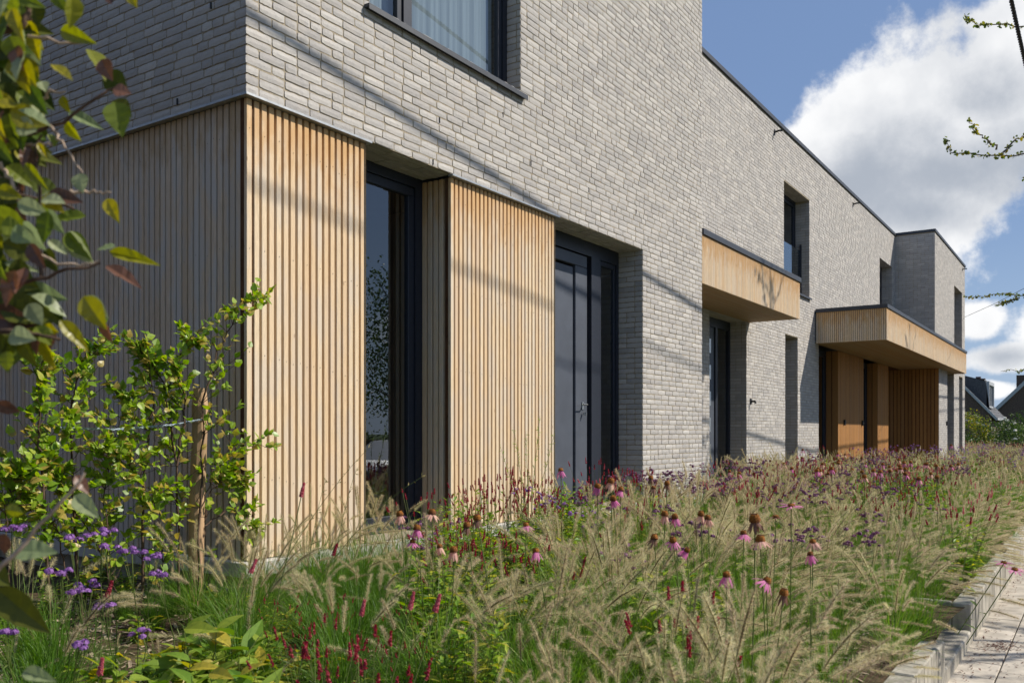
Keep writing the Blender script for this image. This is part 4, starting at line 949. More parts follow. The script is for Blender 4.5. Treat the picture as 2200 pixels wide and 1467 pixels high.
# coneflowers, one by one: u, v, depth, petals, droop, cone size, scale, label
CFL = [
 (860, 1108, 4.3, 'petalp', 'd', 1, 1.05, 'coneflower with drooping peach petals before the tall window, leftmost of the row'),
 (928, 1105, 4.3, 'petalp', 'm', 1, 1.15, 'coneflower with a large brown cone and thin peach petals before the dark window frame'),
 (896, 1138, 4.0, 'petal', 'd', 1, 1.0, 'coneflower with long drooping pink petals just below the window'),
 (886, 1166, 4.0, 'petal', 'm', 0, .9, 'small bright pink coneflower lowest below the tall window'),
 (1003, 1132, 4.0, 'petaln', 'd', 1, 1.0, 'withered coneflower with bare brown cone below the slatted panel, left of two'),
 (1025, 1116, 4.2, 'petaln', 'd', 1, 1.15, 'withered coneflower with dark curled petals below the slatted panel, right of two'),
 (975, 1185, 3.7, 'petalp', 'd', 1, 1.0, 'pale peach coneflower above the green perennial leaves'),
 (945, 1176, 3.9, 'petalp', 'd', 0, .9, 'faded coneflower half hidden left of the pale peach one'),
 (1130, 1130, 4.3, 'petal', 'm', 0, 1.05, 'pink coneflower with spreading petals below the right end of the slatted panel'),
 (1152, 1186, 3.8, 'petal', 'd', 0, 1.0, 'pink coneflower with orange cone standing alone above the plumes'),
 (1205, 1012, 5.3, 'petal', 'd', 0, 1.1, 'violet pink coneflower against the door, topmost of all'),
 (1283, 1047, 5.0, 'petal', 'd', 1, 1.1, 'pink coneflower in front of the side light, left of a cluster'),
 (1312, 1037, 5.0, 'petalp', 'd', 1, 1.2, 'large faded coneflower in front of the side light'),
 (1317, 1074, 4.8, 'petal', 'd', 1, 1.1, 'pink coneflower with dark cone below the door cluster'),
 (1334, 1054, 4.9, 'petal', 'd', 1, 1.0, 'pink coneflower right in the door cluster'),
 (1398, 1029, 5.2, 'petaln', 'd', 1, .9, 'withered brown coneflower against the sunlit brick, highest of three'),
 (1433, 1041, 5.1, 'petaln', 'd', 1, 1.0, 'withered brown coneflower against the sunlit brick, rightmost of three'),
 (1404, 1050, 5.0, 'petaln', 'd', 0, 1.0, 'withered brown coneflower against the sunlit brick, lowest of three'),
 (1428, 1108, 4.4, 'petalp', 'd', 1, 1.1, 'faded pink coneflower left in a close pair above the plumes'),
 (1450, 1113, 4.4, 'petal', 'd', 1, 1.0, 'pink coneflower with dark cone right in a close pair above the plumes'),
 (1406, 1158, 4.0, 'petaln', 'd', 1, 1.0, 'bare orange brown cone rising from the plumes'),
 (1446, 1163, 4.0, 'petal', 'm', 1, 1.0, 'pink coneflower half hidden by plumes'),
 (1506, 1107, 4.5, 'petalp', 'd', 1, 1.0, 'faded coneflower with dark cone, left of a pair in mid bed'),
 (1521, 1116, 4.4, 'petalp', 'd', 1, 1.0, 'faded coneflower with pale petals, right of a pair in mid bed'),
 (1598, 1148, 4.0, 'petal', 'm', 0, 1.05, 'pink coneflower with spreading petals beside a withered giant cone'),
 (1622, 1120, 3.6, 'petaln', 'd', 1, 1.35, 'largest withered coneflower with a round orange cone on a tall stalk'),
 (1633, 1163, 3.5, 'petalp', 'm', 1, 1.15, 'cream petalled coneflower just below the largest cone'),
 (1667, 1113, 4.2, 'petaln', 'f', 1, 1.0, 'orange cone without petals right of the largest coneflower'),
 (1700, 1088, 3.6, 'petal', 'f', 0, 1.1, 'young pink coneflower with flat open petals on a tall straight stem'),
 (1561, 1238, 3.4, 'petal', 'd', 0, 1.05, 'pink coneflower with orange cone low among the plumes'),
 (1646, 1250, 3.3, 'petal', 'm', 0, 1.1, 'tilted pink coneflower low in the middle of the bed'),
 (1683, 1277, 3.2, 'petaln', 'd', 1, 1.0, 'brown cone beside the tilted pink coneflower'),
 (1746, 1166, 3.9, 'petalp', 'm', 0, 1.0, 'reddish coneflower with thin petals, upper of two'),
 (1741, 1193, 3.8, 'petal', 'd', 0, .95, 'reddish coneflower with thin petals, lower of two'),
 (2157, 1210, 5.2, 'petal', 'f', 0, 1.25, 'magenta coneflower hanging over the pavement, left of two'),
 (2180, 1224, 5.0, 'petal', 'f', 0, 1.25, 'magenta coneflower hanging over the pavement, right of two'),
 (1475, 1183, 3.9, 'petal', 'd', 0, .95, 'bright pink coneflower tipped over near the light stones'),
]
for (u, v, D, kd, dr, big, s, lab) in CFL:
    e = atD(u, v, D); b = np.array([e[0]+rng.normal(0, .05), e[1]+rng.normal(0, .05), 0])
    if u > 2100: b = np.array([e[0]-.05, e[1]+.24, 0])
    b[2] = gz(b[0], b[1]); tl = (rng.normal(0, .18), rng.normal(0, .18))
    if u in (1646, 1475): tl = (.5, .35)
    coneflower(e, b, kd, dr, big, lab, s*.88, tl, np_=9 if kd == 'petaln' else 13)
fm = {}
for i in range(80):           # the far drift of coneflowers in front of the entrance
    u = rng.uniform(1560, 2060); v = rng.normal(1000, 18)+(u-1850)*.02; zf = rng.uniform(.28, .42); D = FPX*(.81-zf)/max(30, (v-HOR)); D = min(D, 16)
    e = atD(u, v, D)
    if e[1] > .2 or e[1] < -3.4: continue
    b = np.array([e[0], e[1], gz(e[0], e[1])]); coneflower(e, b, ('petal', 'petalp', 'petaln')[i % 3], 'd', 1, f'{("pink", "faded", "seeding")[i % 3]} far coneflower {zone(e[0], e[1])}, {side(e[1])}', 1.15, np_=7)
# tall seed grasses leaning across the pale slats and other single stalks
for i, (a, b_, D) in enumerate([((505, 1290), (792, 962), 4.3), ((560, 1270), (905, 1025), 4.0), ((690, 1250), (765, 1010), 4.4), ((640, 1250), (700, 1030), 4.5)]):
    A = atD(*a, D); B_ = atD(*b_, D+.1); base = np.array([A[0], A[1], gz(A[0], A[1])])
    t = thing('seed_grass', ['long seed grass stalk arching from the plinth to the window edge', 'long seed grass stalk with dark spikelets before the window', 'short seed grass stalk upright before the pale slats', 'short seed grass stalk left of the upright one before the slats'][i], 'grass stalk', tuple(base))
    s = MB(); P0 = A-base; P1 = B_-base; mid = (P0+P1)/2+np.array([0, 0, .05]); tt = np.linspace(0, 1, 10)[:, None]; P = (1-tt)**2*np.zeros(3)+2*(1-tt)*tt*mid+tt**2*P1
    s.tube(P, np.linspace(.0022, .0008, 10), 5, tone=.4); h = MB()
    for k in range(16): q = P[5+k % 5]+(P[min(9, 6+k % 5)]-P[5+k % 5])*random.random(); dd = rv()*.5+np.array([.5, 0, .25]); leafshape(h, q, dd, rv(), .028, .006, .3, segs=2, prof='lan')
    part('stem', s, M['stem'], t); part('spikelets', h, M['plumec'], t)
e0 = onY(1140, 1080, -.55); base = np.array([e0[0], -.55, gz(e0[0], -.55)]); t = thing('wild_mugwort', 'tall feathery green weed standing against the second slatted panel', 'weed', tuple(base)); s = MB(); l = MB()
for (u, v) in ((1160, 893), (1105, 925), (1075, 960), (1190, 935), (1130, 930)):
    e = onY(u, v, -.5)-base; P = np.array([(0, 0, 0), e*(.25, .5, .42)+(0, 0, 0), e*(.7, .8, .75), e]); s.tube(P, [.004, .003, .002, .001], 5, tone=.6)
    for k in range(46):
        f = rng.uniform(.35, 1)*3; i0 = min(2, int(f)); q = P[i0]*(1-(f-i0))+P[i0+1]*(f-i0); leafshape(l, q, rv()+np.array([0, 0, .8]), rv(), .035, .006, rng.uniform(0, 1), segs=2, prof='lan')
part('stem', s, M['stem'], t); part('leaves', l, M['lgreen'], t)
# leaf litter on the pavement
lt = MB()
for i in range(260):
    u, v = (2150+rng.normal(0, 26), 1388+rng.normal(0, 6)) if i < 170 else (rng.uniform(2085, 2200), rng.uniform(1340, 1460)); p = onZ(u, v, -.687)
    if p[1] > -3.75: continue
    leafshape(lt, p, rv()*(1, 1, .2), (0, 0, 1), rng.uniform(.012, .03), .012, rng.uniform(0, 1), segs=2, curl=-.2)
for i in range(420):
    leafshape(lt, (rng.uniform(1.5, 11), -3.735-abs(rng.normal(0, .035)), -.684), rv()*(1, 1, .2), (0, 0, 1), rng.uniform(.008, .03), .010, rng.uniform(0, 1), segs=2, curl=-.2)
link('fallen_leaf_litter', lt.mesh('fallen_leaf_litter', M['petaln']), kind='stuff')

# ------------------------------------------------------------ young beech hedge with stake
hedge = thing('young_beech_hedge', 'young bright green beech plants tied to a stake in front of the shaded slats', 'shrub', (-.8, -.1, gz(-.8, -.1)))
HB = np.array(hedge.location); HX = -.42
def hx(u, v, dx=0): return onY(u, v, -.12+dx)-HB
bro = MB(); lf_arr = []
stems = [[(425, 1290), (432, 1000), (440, 850), (475, 740), (512, 662), (572, 636)], [(178, 1372), (160, 1050), (148, 900), (165, 815), (195, 760), (240, 722)], [(112, 1385), (88, 1000), (80, 850), (95, 770)],
         [(298, 1325), (312, 1000), (330, 860), (318, 780), (306, 740)], [(385, 1290), (380, 1000), (352, 820), (310, 745)], [(380, 1000), (400, 850), (372, 780), (410, 735), (415, 728)],
         [(432, 1090), (470, 985), (530, 948), (585, 966)], [(438, 1130), (500, 1090), (535, 1120), (560, 1140)], [(235, 1260), (225, 1050), (255, 900), (290, 820)], [(430, 1180), (450, 1060), (490, 1010), (530, 1050)],
         [(20, 1250), (15, 1100), (30, 1040), (50, 1010)], [(150, 1250), (120, 1130), (60, 1090), (40, 1060)], [(340, 1280), (350, 1150), (300, 1020), (210, 960)], [(250, 1270), (200, 1150), (130, 1060), (90, 930)]]
lv = []; allP = []
for si, st in enumerate(stems):
    ofs = rng.uniform(-.12, .10); P = np.array([hx(u, v, ofs*(.3+.7*k/len(st))) for k, (u, v) in enumerate(st)])
    t = np.linspace(0, len(st)-1, 22); PP = np.stack([np.interp(t, range(len(st)), P[:, q]) for q in range(3)], -1); PP[1:-1] += rng.normal(0, .006, PP[1:-1].shape)
    bro.tube(PP, np.linspace(.008 if si < 6 else .004, .0012, 22), 6)
    allP.append(PP)
    for k in range(38 if si < 6 or si > 7 else 14):
        f = rng.uniform(.18, 1); i0 = int(f*20.99); b0 = PP[i0]; d = PP[i0+1]-PP[i0]; d /= np.linalg.norm(d)+1e-9
        td = rv()*np.array([.7, 1.0, .6])+d*.5+np.array([0, 0, .25]); td /= np.linalg.norm(td); tl = rng.uniform(.08, .34)*(1.2-.8*f); tw = np.array([b0, b0+td*tl*.5+rv(.008), b0+td*tl]); bro.tube(tw, [.0022, .0016, .0009], 4)
        for m in range(rng.integers(6, 12)):
            g_ = rng.uniform(.15, 1.05); q = tw[0]+(tw[2]-tw[0])*g_; lv.append((q, td+rv(.9)))
    for k in range(18): f = rng.uniform(.5, 1.0); q = PP[int(f*21)]; lv.append((q, rv()+(0, 0, .4)))
SP = np.concatenate(allP)
for _ in range(210):
    u_, v_ = rng.uniform(75, 470), rng.uniform(860, 1245)
    if u_ > 385 and rng.random() < .7: continue
    q = hx(u_, v_, rng.uniform(-.14, .10)); n0 = SP[np.argmin(np.linalg.norm(SP-q-np.array([0, 0, -.06]), axis=1))]; dd = q-n0; L_ = np.linalg.norm(dd)
    if L_ > .3 or L_ < .02: continue
    bro.tube(np.array([n0, (n0+q)/2+(0, 0, -.01), q]), [.002, .0015, .0009], 4)
    for m in range(rng.integers(3, 7)): lv.append((n0+dd*rng.uniform(.4, 1.1)+rv(.018), dd/L_+rv(.9)))
part('branches', bro, M['twig'], hedge, smooth=True)
LM = []
for k in range(8):
    mb = MB(); leafshape(mb, (0, 0, 0), (1, 0, 0), (0, 0, 1), .050, .037, k/8, segs=4, fold=rng.uniform(.05, .35), curl=rng.uniform(-.1, .45)); LM.append((mb.mesh('leaf', M['hedge']), mb.arrays()))
random.shuffle(lv)
def hides_stake(q):
    uu, vv, _ = proj(q+HB); return 404 < uu < 446 and 838 < vv < 1290 and rng.random() < .75
lv = [a for a in lv if not hides_stake(a[0])]
def leafM(q, d, s):
    d = np.array(d, float); d /= np.linalg.norm(d); up = np.array([.12, -.5, .75])+rng.normal(0, .38, 3); sd = np.cross(up, d); sd /= np.linalg.norm(sd)+1e-9; n = np.cross(d, sd)
    m = np.eye(4); m[:3, 0] = d*s; m[:3, 1] = sd*s; m[:3, 2] = n*s; m[:3, 3] = q; return m
rest = MB()
for k, (q, d) in enumerate(lv):
    m = leafM(q, d, rng.uniform(.6, 1.15)); me, arr = random.choice(LM)
    if k < 300: o = link('leaf', me, hedge); o.matrix_local = Matrix(m.tolist())
    else: rest.inst(arr, m, rng.uniform(-.1, .1))
part('leaves', rest, M['hedge'], hedge, kind='stuff')
b = onX(418, 1300, -.42); tp = onX(429, 833, -.42); st = thing('tree_stake', 'round peeled wooden stake beside the young hedge near the house corner', 'stake', (b[0], b[1], gz(b[0], b[1])-.08))
mb = MB(); o0 = np.array(st.location); tt = np.linspace(0, 1, 14)[:, None]; P = (1-tt)*0+tt*(tp-o0); P[:, 0] += .006*np.sin(tt[:, 0]*9); P[:, 1] += .005*np.sin(tt[:, 0]*6+1); mb.tube(P, np.append(.043+rng.normal(0, .0015, 13), .036), 14, cap=True); part('pole', mb, M['post'], st, smooth=False)
rp = thing('tie_rope', 'twisted pale blue rope tying the young hedge to the stake', 'rope'); mb = MB()
A = onY(440, 900, -.13); B_ = onY(380, 912, -.15); C_ = onY(100, 918, -.12)
for ph in (0, math.pi):
    Q = []; path = [(A+np.array([.03, .10, 0])), A+np.array([-.005, -.01, 0]), (A+B_)/2+np.array([-.01, 0, 0]), B_, (B_+C_)/2+(0, 0, -.02), C_]
    tt = np.linspace(0, 5, 130); c = np.stack([np.interp(tt, range(6), [p[q] for p in path]) for q in range(3)], -1); c[:, 2] += .004*np.sin(tt*40+ph); c[:, 0] += .004*np.cos(tt*40+ph); mb.tube(c, .0032, 4, tone=.2 if ph else .9)
part('strand', mb, M['rope'], rp)

# ------------------------------------------------------------ blurred foreground branches on the left
fb = thing('beech_branches', 'large out of focus beech leaves hanging in from the left edge', 'tree branch', tuple(atD(-120, 600, 1.6)))
FB = np.array(fb.location); br = MB(); brl = MB()
BRS = [([(-60, 90), (10, 62), (60, 48), (58, -20)], 1.5, .006, 0), ([(-60, 330), (40, 300), (120, 272), (172, 238), (229, 200), (245, 190)], 1.5, .0042, 0), ([(-60, 130), (-10, 70), (50, 58), (62, 20)], 1.45, .009, 0),
       ([(109, 270), (135, 310), (178, 372)], 1.5, .003, 1), ([(60, 78), (110, 88), (150, 96), (200, 92)], 1.5, .003, 1), ([(75, 225), (110, 202), (140, 197)], 1.5, .0032, 1), ([(-60, 640), (0, 620), (88, 598), (150, 583), (215, 565)], 1.45, .0045, 0), ([(90, 600), (75, 520), (92, 420), (70, 330), (90, 290)], 1.5, .0042, 0),
       ([(150, 410), (195, 412), (240, 414)], 1.5, .003, 1), ([(60, 530), (130, 572), (215, 558)], 1.5, .003, 1), ([(-60, 715), (30, 715), (70, 712), (130, 730)], 1.45, .005, 0), ([(-60, 1270), (0, 1224), (65, 1151), (146, 1068), (182, 1015)], 1.35, .0045, 1), ([(0, 350), (30, 400), (40, 440)], 1.5, .004, 1), ([(40, 310), (112, 308)], 1.5, .003, 1),
       ([(-60, 1080), (-140, 700), (-140, 300), (-110, -100)], 1.6, .02, 0), ([(-130, 420), (0, 405), (80, 430), (160, 450)], 1.55, .005, 0)]
for P, D, r, pale in BRS:
    Q = np.array([atD(u, v, D)-FB for u, v in P]); t = np.linspace(0, len(P)-1, 12); QQ = np.stack([np.interp(t, range(len(P)), Q[:, q]) for q in range(3)], -1); QQ[1:-1] += rng.normal(0, .0025, (10, 3))
    bb_ = MB(); bb_.tube(QQ, np.linspace(r, r*.45, 12), 8); part('twig' if pale else 'branch', bb_, M['twigl' if pale else 'twig'], fb, smooth=True)
G, Yl, Bn, Dk, Pa = 'fore', 'forey', 'foreb', 'fored', 'forep'
FL = [(17, 25, 60, 34, 85, Yl), (156, 28, 70, 44, 100, Yl), (128, 5, 44, 26, 60, G), (74, 100, 55, 34, 80, Yl), (165, 78, 82, 32, 22, Yl), (212, 135, 80, 42, 52, Yl), (228, 150, 60, 34, 60, Bn), (134, 160, 92, 26, 42, Yl), (50, 172, 58, 32, 80, Yl), (94, 186, 36, 22, 60, Pa), (250, 178, 56, 46, 40, Dk), (262, 196, 40, 30, 10, Bn),
 (254, 255, 78, 50, 75, G), (262, 235, 60, 40, 40, Dk), (185, 260, 82, 24, 25, Pa), (155, 283, 48, 26, 60, Yl), (140, 225, 40, 20, 70, Yl), (62, 255, 75, 46, 20, Yl), (30, 215, 110, 62, 20, Dk), (17, 350, 100, 66, 70, Dk), (75, 378, 76, 22, 50, Yl), (52, 340, 50, 24, 45, Yl), (172, 392, 44, 34, 80, Pa), (115, 300, 34, 22, 60, G), (90, 322, 34, 12, 60, Yl),
 (30, 275, 70, 24, 20, Pa), (20, 415, 50, 30, 20, Yl), (5, 180, 34, 20, 10, Pa), (15, 130, 80, 46, 60, Dk), (40, 20, 60, 40, 70, Dk), (140, 428, 75, 36, 8, Bn), (71, 448, 66, 34, 20, Pa), (142, 467, 80, 30, 172, G), (241, 451, 58, 28, 62, Yl), (25, 483, 98, 62, 40, G), (74, 508, 76, 42, 55, Pa), (172, 534, 92, 42, 50, Pa), (168, 528, 80, 38, 44, G), (124, 532, 48, 22, 40, Pa),
 (227, 533, 42, 26, 170, Pa), (287, 552, 108, 26, 12, Yl), (266, 592, 104, 30, 28, Bn), (46, 571, 72, 18, 10, Pa), (53, 540, 90, 44, 20, Dk), (99, 632, 110, 40, 15, Pa), (60, 610, 90, 44, 30, Dk), (202, 672, 82, 46, 60, Yl), (208, 660, 66, 30, 50, Pa), (232, 712, 58, 28, 65, Bn), (60, 668, 135, 62, 15, Dk), (30, 690, 110, 60, 10, Bn), (160, 720, 86, 28, 48, Yl), (106, 763, 70, 28, 62, Yl), (60, 752, 86, 46, 60, Dk),
 (96, 722, 62, 24, 5, Bn), (12, 752, 52, 24, 60, Yl), (18, 876, 50, 28, 25, Bn), (10, 560, 80, 50, 60, Dk), (5, 450, 90, 60, 80, G), (20, 300, 70, 50, 10, G), (76, 1184, 108, 48, 0, Pa), (186, 1088, 84, 36, 35, Pa), (176, 1042, 50, 24, 60, Bn), (50, 1312, 150, 62, 42, Dk), (10, 1168, 46, 40, 100, Bn), (33, 1097, 44, 26, 10, Yl), (85, 1452, 96, 30, 8, Pa), (-5, 1235, 70, 50, 40, Dk), (285, 2, 30, 20, 60, Yl), (236, 2, 20, 16, 60, Bn),
 (100, 405, 70, 40, 30, Dk), (35, 520, 70, 40, 70, Dk), (110, 560, 60, 36, 60, Dk), (5, 640, 70, 50, 50, Dk), (90, 210, 70, 40, 40, Dk), (85, 290, 60, 36, 100, Dk)]
for _ in range(170):
    u_, v_ = rng.uniform(-40, 125), rng.uniform(-30, 780); u_ *= (1 if 330 < v_ < 740 else .65); FL.append((u_, v_, rng.uniform(42, 88), rng.uniform(26, 46), rng.uniform(0, 110), [G, Dk, Dk, Dk, Yl, Pa, Bn, G][rng.integers(0, 8)]))
fleaf = {}
for k_ in (G, Yl, Bn, Dk, Pa):
    for q in range(5):
        mb = MB(); leafshape(mb, (-.5, 0, 0), (1, 0, 0), (0, 0, 1), 1, .62, q/5+.05, segs=9, fold=rng.uniform(.1, .45), curl=rng.uniform(-.15, .25)); V, Qd, T, t, a, b_ = mb.arrays(); V[10:, 1] *= 1+.03*np.sin(np.arange(20)*2.9); V[:, 2] += .02*np.sin(V[:, 0]*22)*np.abs(V[:, 1])*3
        m2_ = MB(); m2_.add(V, Qd, tone=t); fleaf[(k_, q)] = m2_.mesh('leaf', M[k_])
rgt = np.array([CR[0], CR[1], 0]); fw = np.array([CF[0], CF[1], 0]); upv = np.array([0, 0, 1.0])
for i, (u, v, L, w, ang, kk) in enumerate(FL):
    D = 1.40+.2*rng.random()+(.06 if kk == Dk else 0); c = atD(u, v, D)-FB; a = R(ang); d = math.cos(a)*rgt-math.sin(a)*upv+fw*rng.normal(0, .25); d /= np.linalg.norm(d)
    n = -fw+rng.normal(0, .35, 3)+(0, 0, .15); sd = np.cross(n, d); sd /= np.linalg.norm(sd); n = np.cross(d, sd); sL = L/FPX*D*1.0; sW = w/FPX*D/.62*1.1
    m = np.eye(4); m[:3, 0] = d*sL; m[:3, 1] = sd*sW; m[:3, 2] = n*sL; m[:3, 3] = c; o = link('leaf', fleaf[(kk, i % 5)], fb); o.matrix_local = Matrix(m.tolist())
    if kk == Bn: o['label'] = 'brown withered leaf'
    elif kk == Pa: o['label'] = 'pale leaf with sun gloss in its colour'

# ------------------------------------------------------------ ginkgo trees on the pavement side (their trunks stand right of the frame)
def fan(mb, p, d, s, tone):
    d = np.array(d, float); d /= np.linalg.norm(d); sd = np.cross(d, rv()); sd /= np.linalg.norm(sd); n = np.cross(d, sd)
    pts = [(0, 0)]+[(math.cos(a)*r, math.sin(a)*r) for a, r in ((-1.0, .8), (-.6, 1), (-.15, 1.02), (0, .86), (.15, 1.02), (.6, 1), (1.0, .8))]
    V = [np.array(p)+s*(x*d+y*sd+.12*abs(y)*n) for x, y in pts]; mb.add(V, T=[(0, i, i+1) for i in range(1, 7)], tone=tone)
def branch_pts(P, n=14, j=.02):
    P = np.array(P, float); t = np.linspace(0, len(P)-1, n); Q = np.stack([np.interp(t, range(len(P)), P[:, q]) for q in range(3)], -1); Q[1:-1] += rng.normal(0, j, (n-2, 3)); return Q
def ginkgo(name, label, base, h, explicit, nb, seed, rad=1.5, dens=26, lo=.4):
    t = thing(name, label, 'tree', tuple(base), 0, 'ginkgo trees along the pavement'); B = np.array(base); tr = MB(); tr.tube(branch_pts([(0, 0, 0), (0.03, .02, h*.5), (0, 0, h)], 10, .015), np.linspace(.075, .015, 10), 9); part('trunk', tr, M['bark'], t, smooth=True)
    br, lf = MB(), MB()
    def leafed(Q, n, s=.034):
        for k in range(n):
            f = rng.uniform(.12, 1)*(len(Q)-1.01); i = int(f); q = Q[i]+(Q[i+1]-Q[i])*(f-i)
            for m in range(rng.integers(2, 5)): fan(lf, q+rv(.03), rv()+(0, 0, -.2), s*rng.uniform(.6, 1.2), rng.uniform(0, 1))
    for P, dn in explicit:
        Q = branch_pts([np.array(p)-B for p in P], 14, .02); br.tube(Q, np.linspace(.018, .004, 14), 5); leafed(Q, int(dn*1.3), .045)
    for k in range(nb):
        z = h*(lo+(.97-lo)*k/nb); a = k*2.4+seed; L = rad*(1.1-.6*k/nb)*rng.uniform(.7, 1.1); e = np.array([math.cos(a)*L, math.sin(a)*L, z+L*.55]); s0 = np.array([0, 0, z])
        Q = branch_pts([s0, (s0+e)/2+(0, 0, -.05*L), e], 10, .03); br.tube(Q, np.linspace(.02, .004, 10), 5); leafed(Q, dens, .04)
        for m in range(2): i0 = rng.integers(3, 8); e2 = Q[i0]+np.array([*rng.normal(0, .3, 2), rng.uniform(.1, .5)]); Q2 = branch_pts([Q[i0], (Q[i0]+e2)/2, e2], 6, .015); br.tube(Q2, np.linspace(.008, .003, 6), 4); leafed(Q2, dens//3, .04)
    part('branches', br, M['bark'], t, smooth=True); part('leaves', lf, M['ginkgo'], t, kind='stuff'); return t
D1, D2 = 14.5, 21.0
T1 = (14.2, -4.75, -.69); T2 = (22.6, -4.75, -.69); T0 = (6.0, -7.7, -.78)
ginkgo('ginkgo_tree', 'young ginkgo on the pavement whose leafy twigs reach in at the top right', T1, 10.3,
  [([np.array(T1)+(0, 0, 5.6), atD(2290, 335, D1), atD(2200, 332, D1-.1), atD(2130, 333, D1-.2), atD(2080, 330, D1-.25), atD(2048, 325, D1-.3), atD(2032, 300, D1-.3)], 46),
   ([atD(2140, 322, D1-.2), atD(2118, 298, D1-.25), atD(2095, 280, D1-.25), atD(2083, 258, D1-.3)], 14), ([atD(2155, 328, D1-.2), atD(2176, 305, D1-.2), atD(2210, 285, D1), atD(2260, 270, D1)], 18),
   ([np.array(T1)+(0, 0, 7.2), atD(2280, 75, D1), atD(2200, 55, D1-.2), atD(2140, 52, D1-.3), atD(2095, 55, D1-.35), atD(2072, 30, D1-.4)], 34), ([np.array(T1)+(0, 0, 4.9), atD(2300, 420, D1), atD(2215, 388, D1-.1), atD(2197, 382, D1-.1)], 16)], 11, .4, 1.35, 10, .62)
ginkgo('ginkgo_tree', 'farther young ginkgo whose leafy twigs reach in below the clouds at right', T2, 9.0,
  [([np.array(T2)+(0, 0, 4.6), atD(2290, 640, D2), atD(2200, 636, D2-.1), atD(2150, 630, D2-.2), atD(2110, 636, D2-.3), atD(2068, 634, D2-.4)], 40), ([atD(2190, 640, D2-.1), atD(2160, 650, D2-.1), atD(2138, 655, D2-.1)], 22),
   ([np.array(T2)+(0, 0, 3.2), atD(2290, 800, D2), atD(2200, 793, D2-.1), atD(2150, 797, D2-.2)], 22)], 12, 1.9, 1.3, 10, .5)
ginkgo('ginkgo_tree', 'ginkgo across the street side that throws dappled shade on the pavement', T0, 6.2, [], 13, 3.1, 1.5, 26, .5)

# ------------------------------------------------------------ cables and poles
def pole(x, y, h, label):
    t = thing('utility_pole', label, 'pole', (x, y, -.78)); m = MB(); m.tube([(0, 0, 0), (0, 0, h*.5), (0, 0, h)], [.14, .12, .10], 12, cap=True); part('shaft', m, M['post'], t, smooth=True); m = MB(); m.box(-.05, .05, -.5, .5, h-.5, h-.4); part('cross_arm', m, M['post'], t); return t
pole(-16, -3.72, 10.6, 'timber street pole behind the viewer'); pole(58, -4.2, 8.6, 'timber street pole at the far end of the street')
def cable(name, label, P, r, n=60, twist=0, seg=6):
    t = thing(name, label, 'cable'); P = np.array(P, float); tt = np.linspace(0, len(P)-1, n); Q = np.stack([np.interp(tt, range(len(P)), P[:, q]) for q in range(3)], -1)
    m = MB()
    if twist:
        for ph in range(3):
            c = Q.copy(); L = np.linspace(0, np.linalg.norm(P[-1]-P[0])/.45*2*math.pi, n); c[:, 1] += r*.62*np.cos(L+ph*2.094); c[:, 2] += r*.62*np.sin(L+ph*2.094); m.tube(c, r*.6, 5)
    else: m.tube(Q, r, seg)
    part('strand', m, M['cable'], t, smooth=True); return t
A0 = np.array([-2.88, -3.19, 7.97]); dA = np.array([.9936, -.021, -.1106])/.9936
def para(x): s = x+2.88; return (x, -3.19-.021*s, 7.97-.1113*s+(.0018*s*s if s > 8 else 0)-(.0018*(16*s-64) if s > 8 else 0))
cable('overhead_cable', 'thick twisted black overhead cable crossing the top right corner', [para(x) for x in np.linspace(-16, 20, 37)]+[(30, -3.9, 6.3), (45, -4.1, 6.8), (58, -4.2, 7.6)], .026, 900, 1)
def shad(u, v, yy, s): p = onY(u, v, yy); return p+np.array(SUN)*s
cable('overhead_wire', 'thinner overhead wire parallel to the street above the pavement', [(-16, -5.2, 9.6), shad(535, 385, 0, 9.5), shad(975, 566, 0, 9.5), shad(1190, 655, 0, 9.5), shad(1380, 735, 0, 9.5), (15, -5.6, 7.9), (30, -5.5, 7.7), (58, -4.2, 7.2)], .017, 200)
pv_ = onY(2075, 680, V3Y-.3); q = atD(2215, 612, 26); cable('service_wire', 'thin wire rising from the far end of the house towards the street', [tuple(onY(2073, 681, V3Y-.02)), tuple((np.array(pv_)+q)/2+(0, 0, -.04)), tuple(q), (30, -8.5, 9)], .007, 60)
pole(30, -8.5, 10.2, 'timber street pole across the road')

